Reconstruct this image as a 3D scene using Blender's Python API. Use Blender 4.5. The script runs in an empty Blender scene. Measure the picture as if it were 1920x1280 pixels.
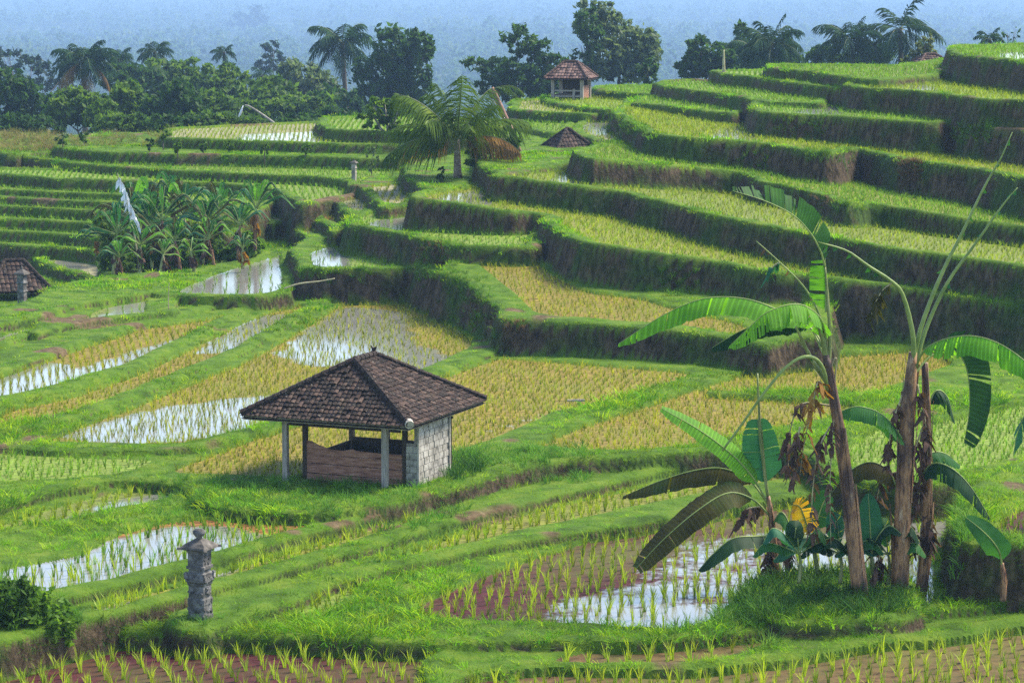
import bpy, bmesh, math, random
import numpy as np
from mathutils import Vector, Matrix, Euler
random.seed(7); RNG=np.random.default_rng(7)
D=bpy.data; SC=bpy.context.scene; COL=SC.collection
# ---------------------------------------------------------------- camera, world, sun, exposure
cam=D.objects.new('camera',D.cameras.new('camera')); COL.objects.link(cam); SC.camera=cam
cam.data.lens=100.0; cam.data.sensor_width=36.0; cam.data.clip_start=.5; cam.data.clip_end=9000
cam.location=(0,0,0); cam.rotation_euler=(math.pi/2-math.atan(700/5333.33),0,0)
SUN_EL=math.radians(50); SUN_AZ=math.radians(62)      # azimuth from +Y towards +X
W=D.worlds.new('World'); SC.world=W; W.use_nodes=True
nt=W.node_tree; nt.nodes.clear()
sky=nt.nodes.new('ShaderNodeTexSky'); sky.sky_type='NISHITA'; sky.sun_disc=False
sky.sun_elevation=SUN_EL; sky.sun_rotation=SUN_AZ; sky.dust_density=1.5; sky.air_density=1.0; sky.altitude=500
bg=nt.nodes.new('ShaderNodeBackground'); bg.inputs[1].default_value=0.132
wo=nt.nodes.new('ShaderNodeOutputWorld')
nt.links.new(sky.outputs[0],bg.inputs[0]); nt.links.new(bg.outputs[0],wo.inputs[0])
sun=D.objects.new('sun',D.lights.new('sun','SUN')); COL.objects.link(sun)
sun.data.energy=3.2; sun.data.angle=math.radians(18); sun.data.color=(1,.91,.74)
sdir=Vector((math.sin(SUN_AZ)*math.cos(SUN_EL),math.cos(SUN_AZ)*math.cos(SUN_EL),math.sin(SUN_EL)))
sun.rotation_euler=sdir.to_track_quat('Z','Y').to_euler()
SC.view_settings.view_transform='Standard'; SC.view_settings.look='None'
SC.view_settings.exposure=1.55; SC.view_settings.gamma=1.0
SC.render.engine='CYCLES'
SC.cycles.use_denoising=False
try: SC.cycles.denoiser='OPENIMAGEDENOISE'
except Exception: pass
SC.cycles.max_bounces=6; SC.cycles.diffuse_bounces=3; SC.cycles.glossy_bounces=2; SC.cycles.transmission_bounces=3
SC.cycles.transparent_max_bounces=8; SC.cycles.volume_bounces=1; SC.cycles.use_adaptive_sampling=True
SC.cycles.adaptive_threshold=.006; SC.cycles.caustics_reflective=False; SC.cycles.caustics_refractive=False

# ---------------------------------------------------------------- helpers
def tag(o,label=None,cat=None,group=None,kind=None):
    if label: o['label']=label
    if cat: o['category']=cat
    if group: o['group']=group
    if kind: o['kind']=kind
    return o
def empty(name,loc=(0,0,0),rz=0.0):
    o=D.objects.new(name,None); COL.objects.link(o); o.location=loc; o.rotation_euler=(0,0,rz); o.empty_display_size=.2
    return o
def meshdata(name,verts,faces,mat=None,smooth=False):
    me=D.meshes.new(name); me.from_pydata([tuple(v) for v in verts],[],faces)
    if mat is not None:
        for m in (mat if isinstance(mat,(list,tuple)) else [mat]): me.materials.append(m)
    if smooth: me.polygons.foreach_set('use_smooth',[True]*len(me.polygons))
    me.update(); return me
def obj(name,me,parent=None,loc=None):
    o=D.objects.new(name,me); COL.objects.link(o)
    if parent is not None: o.parent=parent
    if loc is not None: o.location=loc
    return o
def copy_tree(o,parent=None):
    c=o.copy(); COL.objects.link(c); c.parent=parent
    for ch in list(o.children): copy_tree(ch,c)
    return c
class MB:
    """collects verts and faces in one mesh"""
    def __init__(s): s.v=[]; s.f=[]; s.m=[]
    def add(s,vs,fs,mi=0):
        n=len(s.v); s.v+= [tuple(v) for v in vs]; s.f+=[tuple(i+n for i in f) for f in fs]; s.m+=[mi]*len(fs)
    def box(s,c,d,M=None,mi=0,taper=1.0):
        x,y,z=d[0]/2,d[1]/2,d[2]/2; t=taper
        vs=[Vector(p) for p in ((-x,-y,-z),(x,-y,-z),(x,y,-z),(-x,y,-z),(-x*t,-y*t,z),(x*t,-y*t,z),(x*t,y*t,z),(-x*t,y*t,z))]
        vs=[(M@v if M is not None else v)+Vector(c) for v in vs]
        s.add(vs,[(3,2,1,0),(4,5,6,7),(0,1,5,4),(1,2,6,5),(2,3,7,6),(3,0,4,7)],mi)
    def tube(s,pts,rad,n=8,mi=0,cap=True,flat=1.0):
        pts=[Vector(p) for p in pts]; rings=[]
        if isinstance(rad,(int,float)): rad=[rad]*len(pts)
        vs=[]; fs=[]; prev=None
        for i,p in enumerate(pts):
            t=(pts[min(i+1,len(pts)-1)]-pts[max(i-1,0)])
            if t.length<1e-9: t=Vector((0,0,1))
            t.normalize()
            if prev is None:
                a=Vector((1,0,0)) if abs(t.x)<.8 else Vector((0,1,0))
                b=t.cross(a).normalized()
            else:
                b=(prev-t*prev.dot(t))
                b=b.normalized() if b.length>1e-6 else t.orthogonal().normalized()
            prev=b; c=t.cross(b)
            for k in range(n):
                an=2*math.pi*k/n
                vs.append(p+(b*math.cos(an)+c*math.sin(an)*flat)*rad[i])
        for i in range(len(pts)-1):
            for k in range(n):
                a=i*n+k; b2=i*n+(k+1)%n
                fs.append((a,b2,b2+n,a+n))
        if cap:
            fs.append(tuple(range(n-1,-1,-1))); fs.append(tuple((len(pts)-1)*n+k for k in range(n)))
        s.add(vs,fs,mi)
    def build(s,name,mat,parent=None,smooth=False,loc=None):
        me=meshdata(name,s.v,s.f,mat,smooth)
        if isinstance(mat,(list,tuple)) and len(mat)>1: me.polygons.foreach_set('material_index',s.m)
        return obj(name,me,parent,loc)
def newmat(name):
    m=D.materials.new(name); m.use_nodes=True; t=m.node_tree; t.nodes.clear()
    out=t.nodes.new('ShaderNodeOutputMaterial'); return m,t,out
def N(t,ty,**k):
    n=t.nodes.new(ty)
    for a,b in k.items(): setattr(n,a,b)
    return n
def L(t,a,b): t.links.new(a,b)
def ramp(t,fac,stops):
    r=N(t,'ShaderNodeValToRGB'); e=r.color_ramp.elements
    while len(e)<len(stops): e.new(.5)
    for q,(p,c) in zip(e,stops): q.position=p; q.color=(*c,1) if len(c)==3 else c
    L(t,fac,r.inputs[0]); return r.outputs[0]
def noise(t,scale,detail=4,vec=None,rough=.55):
    n=N(t,'ShaderNodeTexNoise'); n.inputs['Scale'].default_value=scale; n.inputs['Detail'].default_value=detail; n.inputs['Roughness'].default_value=rough
    if vec is not None: L(t,vec,n.inputs['Vector'])
    return n.outputs['Fac']
def coords(t,scale=None,kind='Object'):
    c=N(t,'ShaderNodeTexCoord').outputs[kind]
    if scale is None: return c
    m=N(t,'ShaderNodeMapping'); m.inputs['Scale'].default_value=scale; L(t,c,m.inputs['Vector']); return m.outputs[0]
def mixc(t,fac,a,b,mode='MIX'):
    m=N(t,'ShaderNodeMix',data_type='RGBA',blend_type=mode)
    for s,v in ((m.inputs['Factor'],fac),(m.inputs[6],a),(m.inputs[7],b)):
        if hasattr(v,'is_output') : L(t,v,s)
        elif isinstance(v,(int,float)): s.default_value=v
        else: s.default_value=(*v,1)
    return m.outputs[2]
def math_(t,op,a,b=None,clamp=False):
    m=N(t,'ShaderNodeMath',operation=op,use_clamp=clamp)
    for s,v in zip(m.inputs,(a,b)):
        if v is None: continue
        if hasattr(v,'is_output'): L(t,v,s)
        else: s.default_value=v
    return m.outputs[0]
def simple(name,stops,scale=6,rough=.85,stretch=None,bump=.0,detail=5,spec=.25,kind='Object',bscale=None):
    m,t,out=newmat(name); b=N(t,'ShaderNodeBsdfPrincipled')
    c=coords(t,stretch,kind); f=noise(t,scale,detail,c)
    L(t,ramp(t,f,stops),b.inputs['Base Color']); b.inputs['Roughness'].default_value=rough
    b.inputs['Specular IOR Level'].default_value=spec
    if bump:
        bp=N(t,'ShaderNodeBump'); bp.inputs['Strength'].default_value=bump; bp.inputs['Distance'].default_value=.02
        L(t,noise(t,bscale or scale*3,4,c),bp.inputs['Height']); L(t,bp.outputs[0],b.inputs['Normal'])
    L(t,b.outputs[0],out.inputs[0]); return m
def leafmat(name,stops,trans=.45,rough=.5,scale=1.5,spec=.3,attr=None,kind='Object',tscale=1.0):
    """leaf: colour from noise (or a per-instance attribute) with light passing through"""
    m,t,out=newmat(name)
    if attr:
        a=N(t,'ShaderNodeAttribute',attribute_name=attr,attribute_type='INSTANCER')
        f=noise(t,3.0,2,coords(t,None,'Object'))
        col=mixc(t,1.0,a.outputs['Color'],ramp(t,f,[(.3,(.7,.7,.7)),(.7,(1.2,1.2,1.2))]),'MULTIPLY')
    else:
        f=noise(t,scale,4,coords(t,None,kind)); col=ramp(t,f,stops)
    b=N(t,'ShaderNodeBsdfPrincipled'); b.inputs['Roughness'].default_value=rough; b.inputs['Specular IOR Level'].default_value=spec
    L(t,col,b.inputs['Base Color'])
    tr=N(t,'ShaderNodeBsdfTranslucent'); L(t,mixc(t,1.0,col,(1.15*tscale,1.2*tscale,.6*tscale),'MULTIPLY'),tr.inputs[0])
    mx=N(t,'ShaderNodeMixShader'); mx.inputs[0].default_value=trans
    L(t,b.outputs[0],mx.inputs[1]); L(t,tr.outputs[0],mx.inputs[2]); L(t,mx.outputs[0],out.inputs[0]); return m
# ---------------------------------------------------------------- terrain data
F=5333.33; HY=-60.0
PITCH=math.atan((640-HY)/F)
CP,SP=math.cos(PITCH),math.sin(PITCH)
def ray(px,py):
    a=(px-960)/F; b=(640-py)/F
    # camera looks along +Y pitched down ; returns direction with y component = 1
    y=CP+b*SP; z=-SP+b*CP
    return a/y, z/y
def at(px,py,Y):
    u,s=ray(px,py); return Vector((u*Y,Y,s*Y))
SL={}      # slabs
PAN=[]     # pans
def plane_hit(pl,px,py):
    a,b,c=pl; u,s=ray(px,py)
    Y=a/(s-b*u-c)
    return u*Y,Y,a+b*u*Y+c*Y
def up(par,x,yb,yt):      # wall foot at (x,yb) on the plane par, its top edge at (x,yt)
    X,Y,Z=plane_hit(SL[par]['pl'],x,yb); u,s=ray(x,yt); return X,Y,s*Y
def dn(par,x,yt,yb):      # wall top at (x,yt) on par, foot at (x,yb)
    X,Y,Z=plane_hit(SL[par]['pl'],x,yt); u,s=ray(x,yb); return X,Y,s*Y
def S(name,pts,z,w=None,**k):
    if isinstance(z,(int,float)): pl=(float(z),0.0,0.0)
    elif isinstance(z,tuple): pl=z
    elif len(z)==1: pl=(z[0][2],0.0,0.0)
    else:   # a gently tilted plane through the measured heights
        q=np.array(z); ym=q[:,1].mean(); A_=np.concatenate([np.stack([np.ones(len(q)),q[:,0],q[:,1]-ym],1),[[0,0,12.0]]])
        a,b,c=np.linalg.lstsq(A_,np.append(q[:,2],0),rcond=None)[0]; pl=(a-c*ym,b,c)
    SL[name]=dict(name=name,pl=pl,pts=pts,w=w,**k)
def Z(n,d=0.0): return SL[n]['pl'][0]+d
def tilt(par,front,yt,back,zb):   # plane level in x, through a wall top at the front and a height at the back
    X,Y,z=up(par,*front,yt); s=ray(*back)[1]; Yb=zb/s; c=(zb-z)/(Yb-Y); return (z-c*Y,0.0,c)
GOLD=(.165,.118,.016); GOLDG=(.14,.14,.018); GREENY=(.11,.13,.02); LIME=(.13,.18,.02); RED=(.046,.006,.008); BROWN=(.085,.046,.018); PALE=(.20,.18,.10); ORANGE=(.20,.085,.02)
def pan(slab,pts,dz,tint,wet=0.1,dens=1.0,rice=None,name='flooded_paddy',patch=(),lab=None):
    PAN.append(dict(slab=slab,pts=pts,dz=dz,tint=tint,wet=wet,dens=dens,rice=rice,name=name,patch=patch,lab=lab))
YG=(.34,.40,.03); YO=(.36,.36,.03); LG=(.22,.36,.03)      # rice tints
# --- middle ground
S('HUT',[(-250,1040),(0,955),(94,920),(164,910),(204,898),(300,904),(345,915),(380,945),(445,958),(600,965),(720,948),(850,915),(960,885),(1040,864),(1130,858),(1280,848),(1400,840),(1500,850),(1600,905),(1720,915),(1830,900),(1920,905),(2250,915),(2250,600),(1700,600),(1450,600),(1300,640),(900,600),(600,700),(300,800),(0,820),(-250,840)],-11.4)
S('SD',[(-250,1110),(0,1022),(94,995),(211,964),(281,950),(380,940),(420,900),(0,900),(-250,980)],[dn('HUT',94,920,934)])
S('POND',[(-250,1180),(0,1142),(115,1122),(250,1092),(340,1068),(430,1042),(560,1003),(640,984),(760,950),(800,930),(400,930),(0,990),(-250,1060)],[dn('HUT',500,962,976)])
S('STRIPA',[(-50,1215),(100,1178),(180,1160),(340,1120),(400,1100),(480,1085),(560,1062),(640,1040),(760,1005),(840,980),(940,955),(1000,940),(1110,910),(1280,875),(1400,850),(1480,845),(1480,820),(1000,860),(600,960),(300,1050),(0,1140)],[dn('POND',340,1068,1086)])
S('STRIPB',[(380,1190),(470,1152),(560,1118),(657,1080),(760,1058),(850,1040),(942,1017),(1050,1002),(1180,985),(1300,960),(1440,938),(1600,925),(1720,920),(1700,880),(1280,860),(900,940),(500,1070),(300,1160)],[dn('STRIPA',940,955,970)])
S('BANK',[(-250,1275),(-100,1250),(0,1222),(100,1198),(200,1184),(335,1186),(480,1191),(640,1198),(760,1203),(900,1205),(1000,1200),(1150,1203),(1280,1194),(1420,1176),(1600,1156),(1760,1146),(1920,1133),(2250,1100),(2250,900),(1700,900),(1000,980),(400,1100),(0,1120),(-250,1180)],[dn('STRIPB',850,1040,1055)])
S('LOWSTRIP',[(800,1310),(850,1276),(900,1262),(1000,1252),(1180,1254),(1280,1258),(1340,1254),(1500,1230),(1700,1203),(1920,1175),(2250,1135),(2250,1080),(1280,1180),(900,1190),(800,1230)],[dn('BANK',1200,1200,1216)])
S('FRONT',[(-400,1500),(2400,1500),(2400,1100),(-400,1150)],[dn('BANK',335,1186,1212)])
S('RBLOCK',[(1786,985),(1792,1010),(1800,1020),(1850,1023),(1920,1023),(2250,1022),(2250,840),(1920,862),(1850,885),(1810,930)],[up('BANK',1820,1128,1022)])
S('MOUND',[(1385,1130),(1440,1085),(1520,1072),(1620,1075),(1700,1085),(1722,1130),(1712,1160),(1600,1172),(1420,1165)],Z('BANK',.12),soft=True)
# --- fields behind the hut, stepping up to the left
S('H2',[(-250,855),(0,838),(120,846),(235,848),(336,845),(504,806),(640,762),(791,712),(929,660),(980,600),(600,520),(300,600),(-250,780)],Z('HUT',.09))
S('H3',[(-250,850),(0,812),(150,783),(300,725),(450,665),(560,603),(640,550),(665,530),(500,530),(300,560),(0,690),(-250,760)],Z('HUT',.18))
S('H4',[(-250,840),(-100,790),(0,756),(130,730),(250,690),(330,650),(430,597),(500,568),(540,545),(400,545),(200,590),(-250,720)],Z('HUT',.26))
S('H5',[(-250,780),(-100,735),(0,700),(130,652),(260,609),(400,577),(465,563),(470,545),(200,560),(0,600),(-250,660)],Z('HUT',.34))
S('W00',[(-250,710),(-100,675),(0,648),(40,636),(72,622),(85,605),(60,585),(-100,630),(-250,650)],Z('HUT',.44))
S('W0',[(60,628),(130,608),(190,598),(280,590),(330,582),(340,545),(220,545),(120,575),(70,600)],Z('HUT',.52))
S('W1',[(282,545),(290,553),(350,556),(460,558),(535,551),(570,500),(545,464),(531,468),(480,484),(400,496),(330,510),(290,524)],[up('H4',400,578,556)])
S('GS',[(-250,690),(0,610),(75,592),(150,572),(230,556),(283,548),(330,512),(280,510),(190,519),(130,531),(80,547),(20,572),(-60,600),(-250,650)],Z('W1',.05))
S('W2',[(543,466),(549,482),(557,499),(566,506),(650,505),(720,504),(790,502),(830,505),(860,480),(700,400),(649,436),(577,455)],[up('W1',548,534,503)])
S('LEDGE',[(778,497),(800,506),(828,513),(846,500),(875,470),(880,450),(780,452)],Z('W2',.15),soft=True)
S('E0',[(652,421),(686,426),(731,435),(782,445),(815,453),(860,463),(1012,464),(1030,420),(900,395),(772,372),(690,392),(655,403)],[up('W2',705,482,430)])
S('C1',[(888,466),(862,475),(842,492),(831,511),(850,518),(875,528),(902,546),(926,572),(932,594),(950,601),(1043,604),(1144,610),(1280,624),(1360,634),(1410,646),(1440,648),(1480,636),(1560,630),(1560,560),(1280,480),(1040,400),(1010,455),(900,462)],tilt('HUT',(1043,665),604,(950,470),Z('E0',-.35)))
S('E1',[(769,370),(820,377),(875,385),(942,396),(1014,401),(1024,415),(1040,430),(1060,440),(1093,455),(1144,463),(1221,475),(1343,491),(1424,508),(1546,521),(1668,536),(1912,573),(2250,632),(2250,480),(1700,450),(1200,340),(925,322),(840,350),(799,355),(773,362)],[up('E0',875,432,385),up('C1',1221,548,475),up('HUT',1700,640,541)])
S('E2',[(922,330),(960,334),(1010,340),(1077,349),(1144,356),(1183,362),(1196,370),(1240,377),(1302,393),(1367,409),(1440,424),(1530,440),(1700,470),(1871,493),(1920,501),(2250,560),(2250,430),(1700,380),(1300,300),(1100,284),(1000,304),(940,314)],[up('E1',1060,386,347),up('E1',1221,437,374),up('E1',1871,560,493)])
S('E3',[(1075,280),(1085,290),(1097,297),(1144,301),(1211,307),(1280,312),(1391,324),(1414,333),(1424,340),(1480,350),(1549,366),(1590,384),(1640,382),(1750,401),(1920,426),(2250,480),(2250,360),(1700,300),(1400,260),(1214,244),(1150,262),(1110,272)],[up('E2',1211,344,307),up('E2',1480,402,350),up('E2',1750,432,401)])
S('E4',[(1150,203),(1158,216),(1180,230),(1203,241),(1214,249),(1280,258),(1381,265),(1448,271),(1515,283),(1560,288),(1592,280),(1610,279),(1650,288),(1693,299),(1750,306),(1817,314),(1920,335),(2250,390),(2250,290),(1700,215),(1400,190),(1190,190)],[up('E3',1280,305,258),up('E3',1448,318,271),up('E3',1700,366,300)])
S('E5',[(1405,196),(1409,203),(1416,209),(1455,213),(1549,217),(1650,224),(1750,231),(1785,228),(1810,232),(1850,239),(1920,244),(2250,270),(2250,170),(1800,160),(1500,160),(1430,182)],[up('E4',1480,260,214),up('E4',1850,302,239)])
S('E6',[(1570,145),(1575,153),(1584,159),(1616,165),(1717,171),(1807,181),(1830,186),(1920,190),(2250,200),(2250,120),(1780,110),(1650,135)],[up('E5',1650,213,168),up('E5',1780,226,178)])
S('E7',[(1775,92),(1782,97),(1804,104),(1851,109),(1920,116),(2250,150),(2250,88),(1920,82),(1785,86)],[up('E6',1851,163,109)])
S('E11',[(1178,186),(1188,193),(1230,197),(1280,203),(1330,210),(1380,214),(1410,200),(1290,170),(1235,178)],[up('E4',1280,217,203)])
S('E10',[(1228,157),(1238,161),(1280,167),(1347,175),(1405,185),(1440,192),(1540,195),(1560,175),(1350,152),(1290,149),(1232,152)],[up('E11',1300,192,169)])
S('E8',[(1334,132),(1347,139),(1414,144),(1481,155),(1560,164),(1600,168),(1620,150),(1450,130),(1400,131)],[up('E10',1450,172,150)])
S('E9',[(1437,121),(1445,128),(1515,134),(1582,144),(1640,150),(1760,140),(1790,110),(1760,112),(1680,122),(1500,121)],[up('E8',1515,154,134)])
S('M0',[(940,330),(1100,300),(1180,270),(1130,215),(960,215),(900,250),(900,310)],Z('E2',-.5),soft=True)
S('M2',[(1075,236),(1073,244),(1086,253),(1110,260),(1135,268),(1165,278),(1230,290),(1230,240),(1160,210),(1120,214),(1090,222)],[up('M0',1120,270,256)])
S('M1',[(975,236),(985,240),(1010,246),(1024,250),(1060,250),(1080,225),(1000,222),(968,226)],[up('M0',1010,252,243)])
S('H1',[(955,203),(965,207),(1000,210),(1073,213),(1110,215),(1150,212),(1150,195),(1020,185),(960,188)],[up('M1',1020,228,211)])
S('HB',[(1018,186),(1030,192),(1060,197),(1100,203),(1140,207),(1190,205),(1180,180),(1120,180),(1050,179),(1020,181)],[up('H1',1090,209,201)])
S('HC',[(1112,166),(1124,170),(1160,174),(1240,180),(1290,185),(1290,160),(1220,160),(1120,161)],[up('HB',1160,186,174)])
# --- little diagonal terraces and the left-hand valley
S('Q0',[(505,420),(540,414),(548,425),(575,442),(560,460),(640,440),(650,400),(600,385),(560,382),(500,388)],Z('W2',.05))
S('Q1',[(554,386),(566,394),(577,401),(600,413),(612,425),(625,438),(655,420),(650,395),(600,360),(560,372)],[up('Q0',574,418,399)])
S('Q2',[(594,360),(611,372),(641,390),(652,404),(668,406),(720,395),(720,370),(680,340),(620,345)],[up('Q1',620,400,378)])
S('Q3',[(668,343),(680,352),(692,364),(709,384),(724,391),(770,384),(790,350),(760,320),(690,330)],[up('Q2',690,382,362)])
S('PALM',[(752,316),(760,325),(772,337),(782,351),(800,354),(850,350),(940,326),(1000,300),(1040,250),(960,240),(860,290),(800,300),(765,308)],[up('Q3',765,357,330)])
S('L4',[(-250,322),(0,327),(100,336),(235,339),(400,343),(450,347),(500,353),(535,360),(545,372),(560,384),(700,360),(700,330),(300,320),(-250,310)],Z('Q2',.10))
S('L3',[(20,286),(40,293),(70,298),(118,304),(235,314),(403,324),(571,331),(630,335),(650,342),(665,350),(760,345),(780,320),(760,305),(400,290),(100,280)],[up('L4',504,344,330)])
S('L2',[(100,270),(112,278),(200,286),(330,290),(470,292),(600,295),(760,300),(800,290),(800,250),(190,250),(110,258)],[up('L3',400,311,292)])
S('L1',[(305,256),(316,260),(400,263),(470,266),(598,269),(720,272),(800,270),(800,235),(600,228),(310,240)],[up('L2',470,284,266)])
S('L0',[(594,232),(600,238),(620,243),(700,247),(800,252),(900,250),(950,225),(700,215),(598,222)],[up('L1',700,267,247)])
S('LX',[(-320,268),(-100,272),(20,290),(100,284),(150,268),(100,252),(-320,238)],Z('L3',.15),soft=True)
def lrow(n,par,x,yt,yb,rim):
    S(n,[(-250,rim[0][1]-4)]+rim+[(rim[-1][0]+60,rim[-1][1]-30),(-250,rim[0][1]-45)],[dn(par,x,yt,yb)],w=.25)
lrow('L5','L4',50,332,351,[(0,357),(120,361),(250,367),(400,382),(470,400)])
lrow('L6','L5',50,358,368,[(0,371),(120,376),(250,383),(380,398),(450,418)])
lrow('L7','L6',50,373,383,[(0,386),(120,392),(250,402),(360,420),(430,440)])
lrow('L8','L7',50,388,404,[(0,411),(120,416),(200,422),(300,440),(400,462)])
lrow('L9','L8',50,413,429,[(0,433),(120,440),(200,450),(300,470),(370,488)])
lrow('L10','L9',50,436,453,[(0,457),(60,462),(140,466),(200,476),(300,500)])
S('LP',[(62,474),(66,482),(75,490),(105,503),(131,510),(161,522),(185,527),(260,525),(260,470),(140,455),(70,460)],[dn('L10',40,460,480)],w=.3)
S('QS',[(440,484),(470,440),(500,405),(525,390),(560,430),(600,457),(560,472),(530,470),(480,486)],-10.8,soft=True)
S('VALGROVE',[(180,545),(300,520),(540,500),(530,430),(400,425),(200,455)],-11.3,soft=True)
S('VAL',[(-300,640),(300,640),(520,520),(560,420),(400,380),(-300,440)],[dn('LP',131,510,530)])
# ---------------------------------------------------------------- terrain build
PANEXTRA=dict()
# explicit pans
pan('HUT',[(300,884),(400,850),(500,810),(640,768),(800,716),(935,668),(1290,696),(1300,702),(1180,738),(1043,772),(960,806),(925,820),(860,846),(700,880),(560,892)],.10,GOLD,.06,patch=[([(860,800),(960,785),(1100,755),(1040,780),(960,805),(870,815)],.5)],rice=YO)
pan('HUT',[(985,834),(1080,795),(1290,728),(1400,692),(1490,664),(1760,648),(1790,680),(1740,700),(1640,735),(1500,728),(1300,732),(1600,752),(1640,765),(1400,812),(1260,836),(1120,842)],.30,GOLD,.06,rice=YO)
pan('HUT',[(1650,792),(1741,786),(1920,750),(2150,700),(2150,880),(1920,850),(1830,880),(1720,900),(1640,890),(1560,850)],.30,LIME,.1,rice=LG,dens=1.6)
pan('HUT',[(-100,850),(0,846),(160,856),(270,858),(300,862),(240,884),(120,896),(0,900),(-100,905)],.06,LIME,.0,rice=LG,dens=1.3)
pan('SD',[(-120,1010),(0,980),(94,948),(164,930),(204,918),(300,914),(340,922),(300,934),(220,950),(94,985),(0,1010)],.12,GREENY,.1,patch=[([(110,970),(160,950),(270,920),(340,915),(330,928),(250,945),(150,968)],.8)],rice=YG,dens=1.1)
pan('POND',[(-150,1130),(0,1060),(100,1042),(160,1030),(200,1002),(281,978),(400,966),(520,968),(600,980),(520,1004),(420,1034),(340,1055),(250,1078),(115,1108),(0,1128)],.14,ORANGE,.15,patch=[([(-50,1120),(0,1052),(100,1042),(200,1010),(300,983),(420,978),(500,1004),(420,1034),(340,1055),(250,1078),(115,1108),(0,1128)],1)],rice=LG,dens=1.0)
pan('STRIPA',[(150,1146),(230,1116),(340,1092),(470,1052),(640,1003),(760,967),(860,947),(960,914),(1043,880),(1110,872),(1140,874),(1080,892),(990,910),(900,936),(800,966),(640,1018),(480,1066),(340,1098),(210,1150)],.10,GOLDG,.1,patch=[([(830,952),(900,922),(960,918),(900,938),(850,950)],1),([(390,1068),(440,1055),(440,1066),(390,1080)],1),([(150,1150),(300,1105),(300,1120),(190,1155)],.6)],rice=YG,dens=1.3)
pan('STRIPB',[(620,1086),(760,1037),(840,1004),(940,971),(1110,928),(1280,893),(1420,862),(1520,885),(1280,930),(1100,966),(960,994),(860,1022),(760,1046),(660,1074)],.10,GOLDG,.05,rice=YG,dens=1.3)
pan('BANK',[(430,1166),(500,1130),(640,1092),(690,1092),(640,1130),(560,1152)],.06,LIME,.0,rice=YG,dens=.9)
pan('BANK',[(755,1150),(800,1117),(900,1077),(1010,1037),(1120,1003),(1240,973),(1330,957),(1440,950),(1560,937),(1700,928),(1785,935),(1778,985),(1760,1050),(1748,1138),(1715,1142),(1690,1080),(1420,1080),(1385,1120),(1330,1163),(1280,1176),(1150,1170),(1010,1161),(860,1158)],.15,RED,.12,patch=[([(1020,1175),(1030,1120),(1180,1090),(1290,1010),(1440,985),(1560,990),(1720,960),(1790,960),(1750,1150),(1300,1190)],.62),([(1060,1180),(1100,1135),(1330,1125),(1400,1120),(1330,1175)],1),([(1715,1150),(1725,960),(1790,940),(1755,1150)],1)],rice=YG,dens=.75)
pan('LOWSTRIP',[(1010,1246),(1060,1220),(1280,1200),(1420,1184),(1500,1180),(1380,1225),(1280,1245),(1180,1246)],.12,BROWN,.1,rice=YG,dens=.5)
pan('RBLOCK',[(1850,1000),(1870,970),(1920,945),(2150,930),(2150,1005),(1920,1010)],.12,RED,.15,rice=YG,dens=.7)
pan('H2',[(60,822),(110,814),(150,797),(300,740),(450,680),(560,620),(640,565),(660,542),(815,542),(826,592),(890,630),(885,650),(790,693),(640,743),(500,792),(420,816),(330,830),(235,831),(120,827)],.14,GOLD,.08,patch=[([(100,815),(200,785),(300,758),(480,738),(560,735),(520,760),(470,792),(380,817),(220,826)],.86),([(520,660),(600,605),(640,572),(760,580),(780,640),(860,670),(800,695),(700,660),(600,684)],.92)],rice=YO)
pan('H3',[(-100,815),(0,790),(0,768),(130,742),(250,702),(330,664),(440,608),(530,574),(575,570),(545,590),(445,650),(300,708),(150,766)],.14,GOLD,.06,patch=[([(370,660),(420,625),(480,590),(545,585),(530,607),(450,652)],.95)],rice=YO)
pan('H4',[(-120,760),(0,742),(130,714),(250,674),(330,636),(425,592),(490,578),(400,594),(260,614),(130,658),(0,695),(-120,720)],.14,GOLD,.1,patch=[([(-120,760),(0,702),(40,682),(110,672),(140,690),(200,670),(300,640),(335,630),(250,672),(130,712),(0,742)],.9)],rice=YO)
pan('W00',[(-120,675),(0,630),(60,603),(74,602),(68,616),(0,641),(-120,685)],.1,GREENY,.9,rice=LG,dens=.6)
pan('W0',[(150,600),(175,581),(230,562),(278,553),(276,585),(200,594)],.12,GREENY,.3,patch=[([(180,600),(215,572),(290,555),(276,590)],1)],rice=LG,dens=.5)
pan('W1',[(325,546),(345,535),(400,512),(450,496),(529,474),(533,544),(460,552),(350,550)],.14,GREENY,.95,rice=LG,dens=.45)
pan('W2',[(580,498),(577,472),(600,463),(646,447),(650,470),(700,486),(785,494),(780,499),(650,500)],.14,LIME,.15,patch=[([(575,500),(577,465),(650,445),(652,502)],1)],rice=LG,dens=.6)
pan('C1',[(890,490),(905,474),(1000,470),(1020,500),(1100,545),(1200,556),(1260,574),(1340,592),(1390,604),(1440,636),(1400,632),(1280,610),(1144,597),(1043,592),(995,585),(972,556),(930,520)],.14,GOLD,.06,rice=YO)
pan('Q3',[(692,346),(755,342),(768,355),(767,378),(730,383),(715,380)],.1,PALE,.05,rice=YO,dens=.7)
pan('Q2',[(618,360),(665,358),(685,378),(692,390),(668,397),(650,388)],.1,PALE,.1,rice=YO,dens=.6)
pan('Q1',[(562,376),(592,373),(612,395),(640,412),(636,424),(615,414),(590,400)],.1,ORANGE,.1,rice=YO,dens=.6)
pan('Q0',[(505,412),(503,388),(550,390),(560,408),(590,425),(600,440),(575,440),(550,420)],.1,PALE,.2,patch=[([(520,402),(525,394),(555,394),(555,404)],1)],rice=YO,dens=.5)
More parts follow.
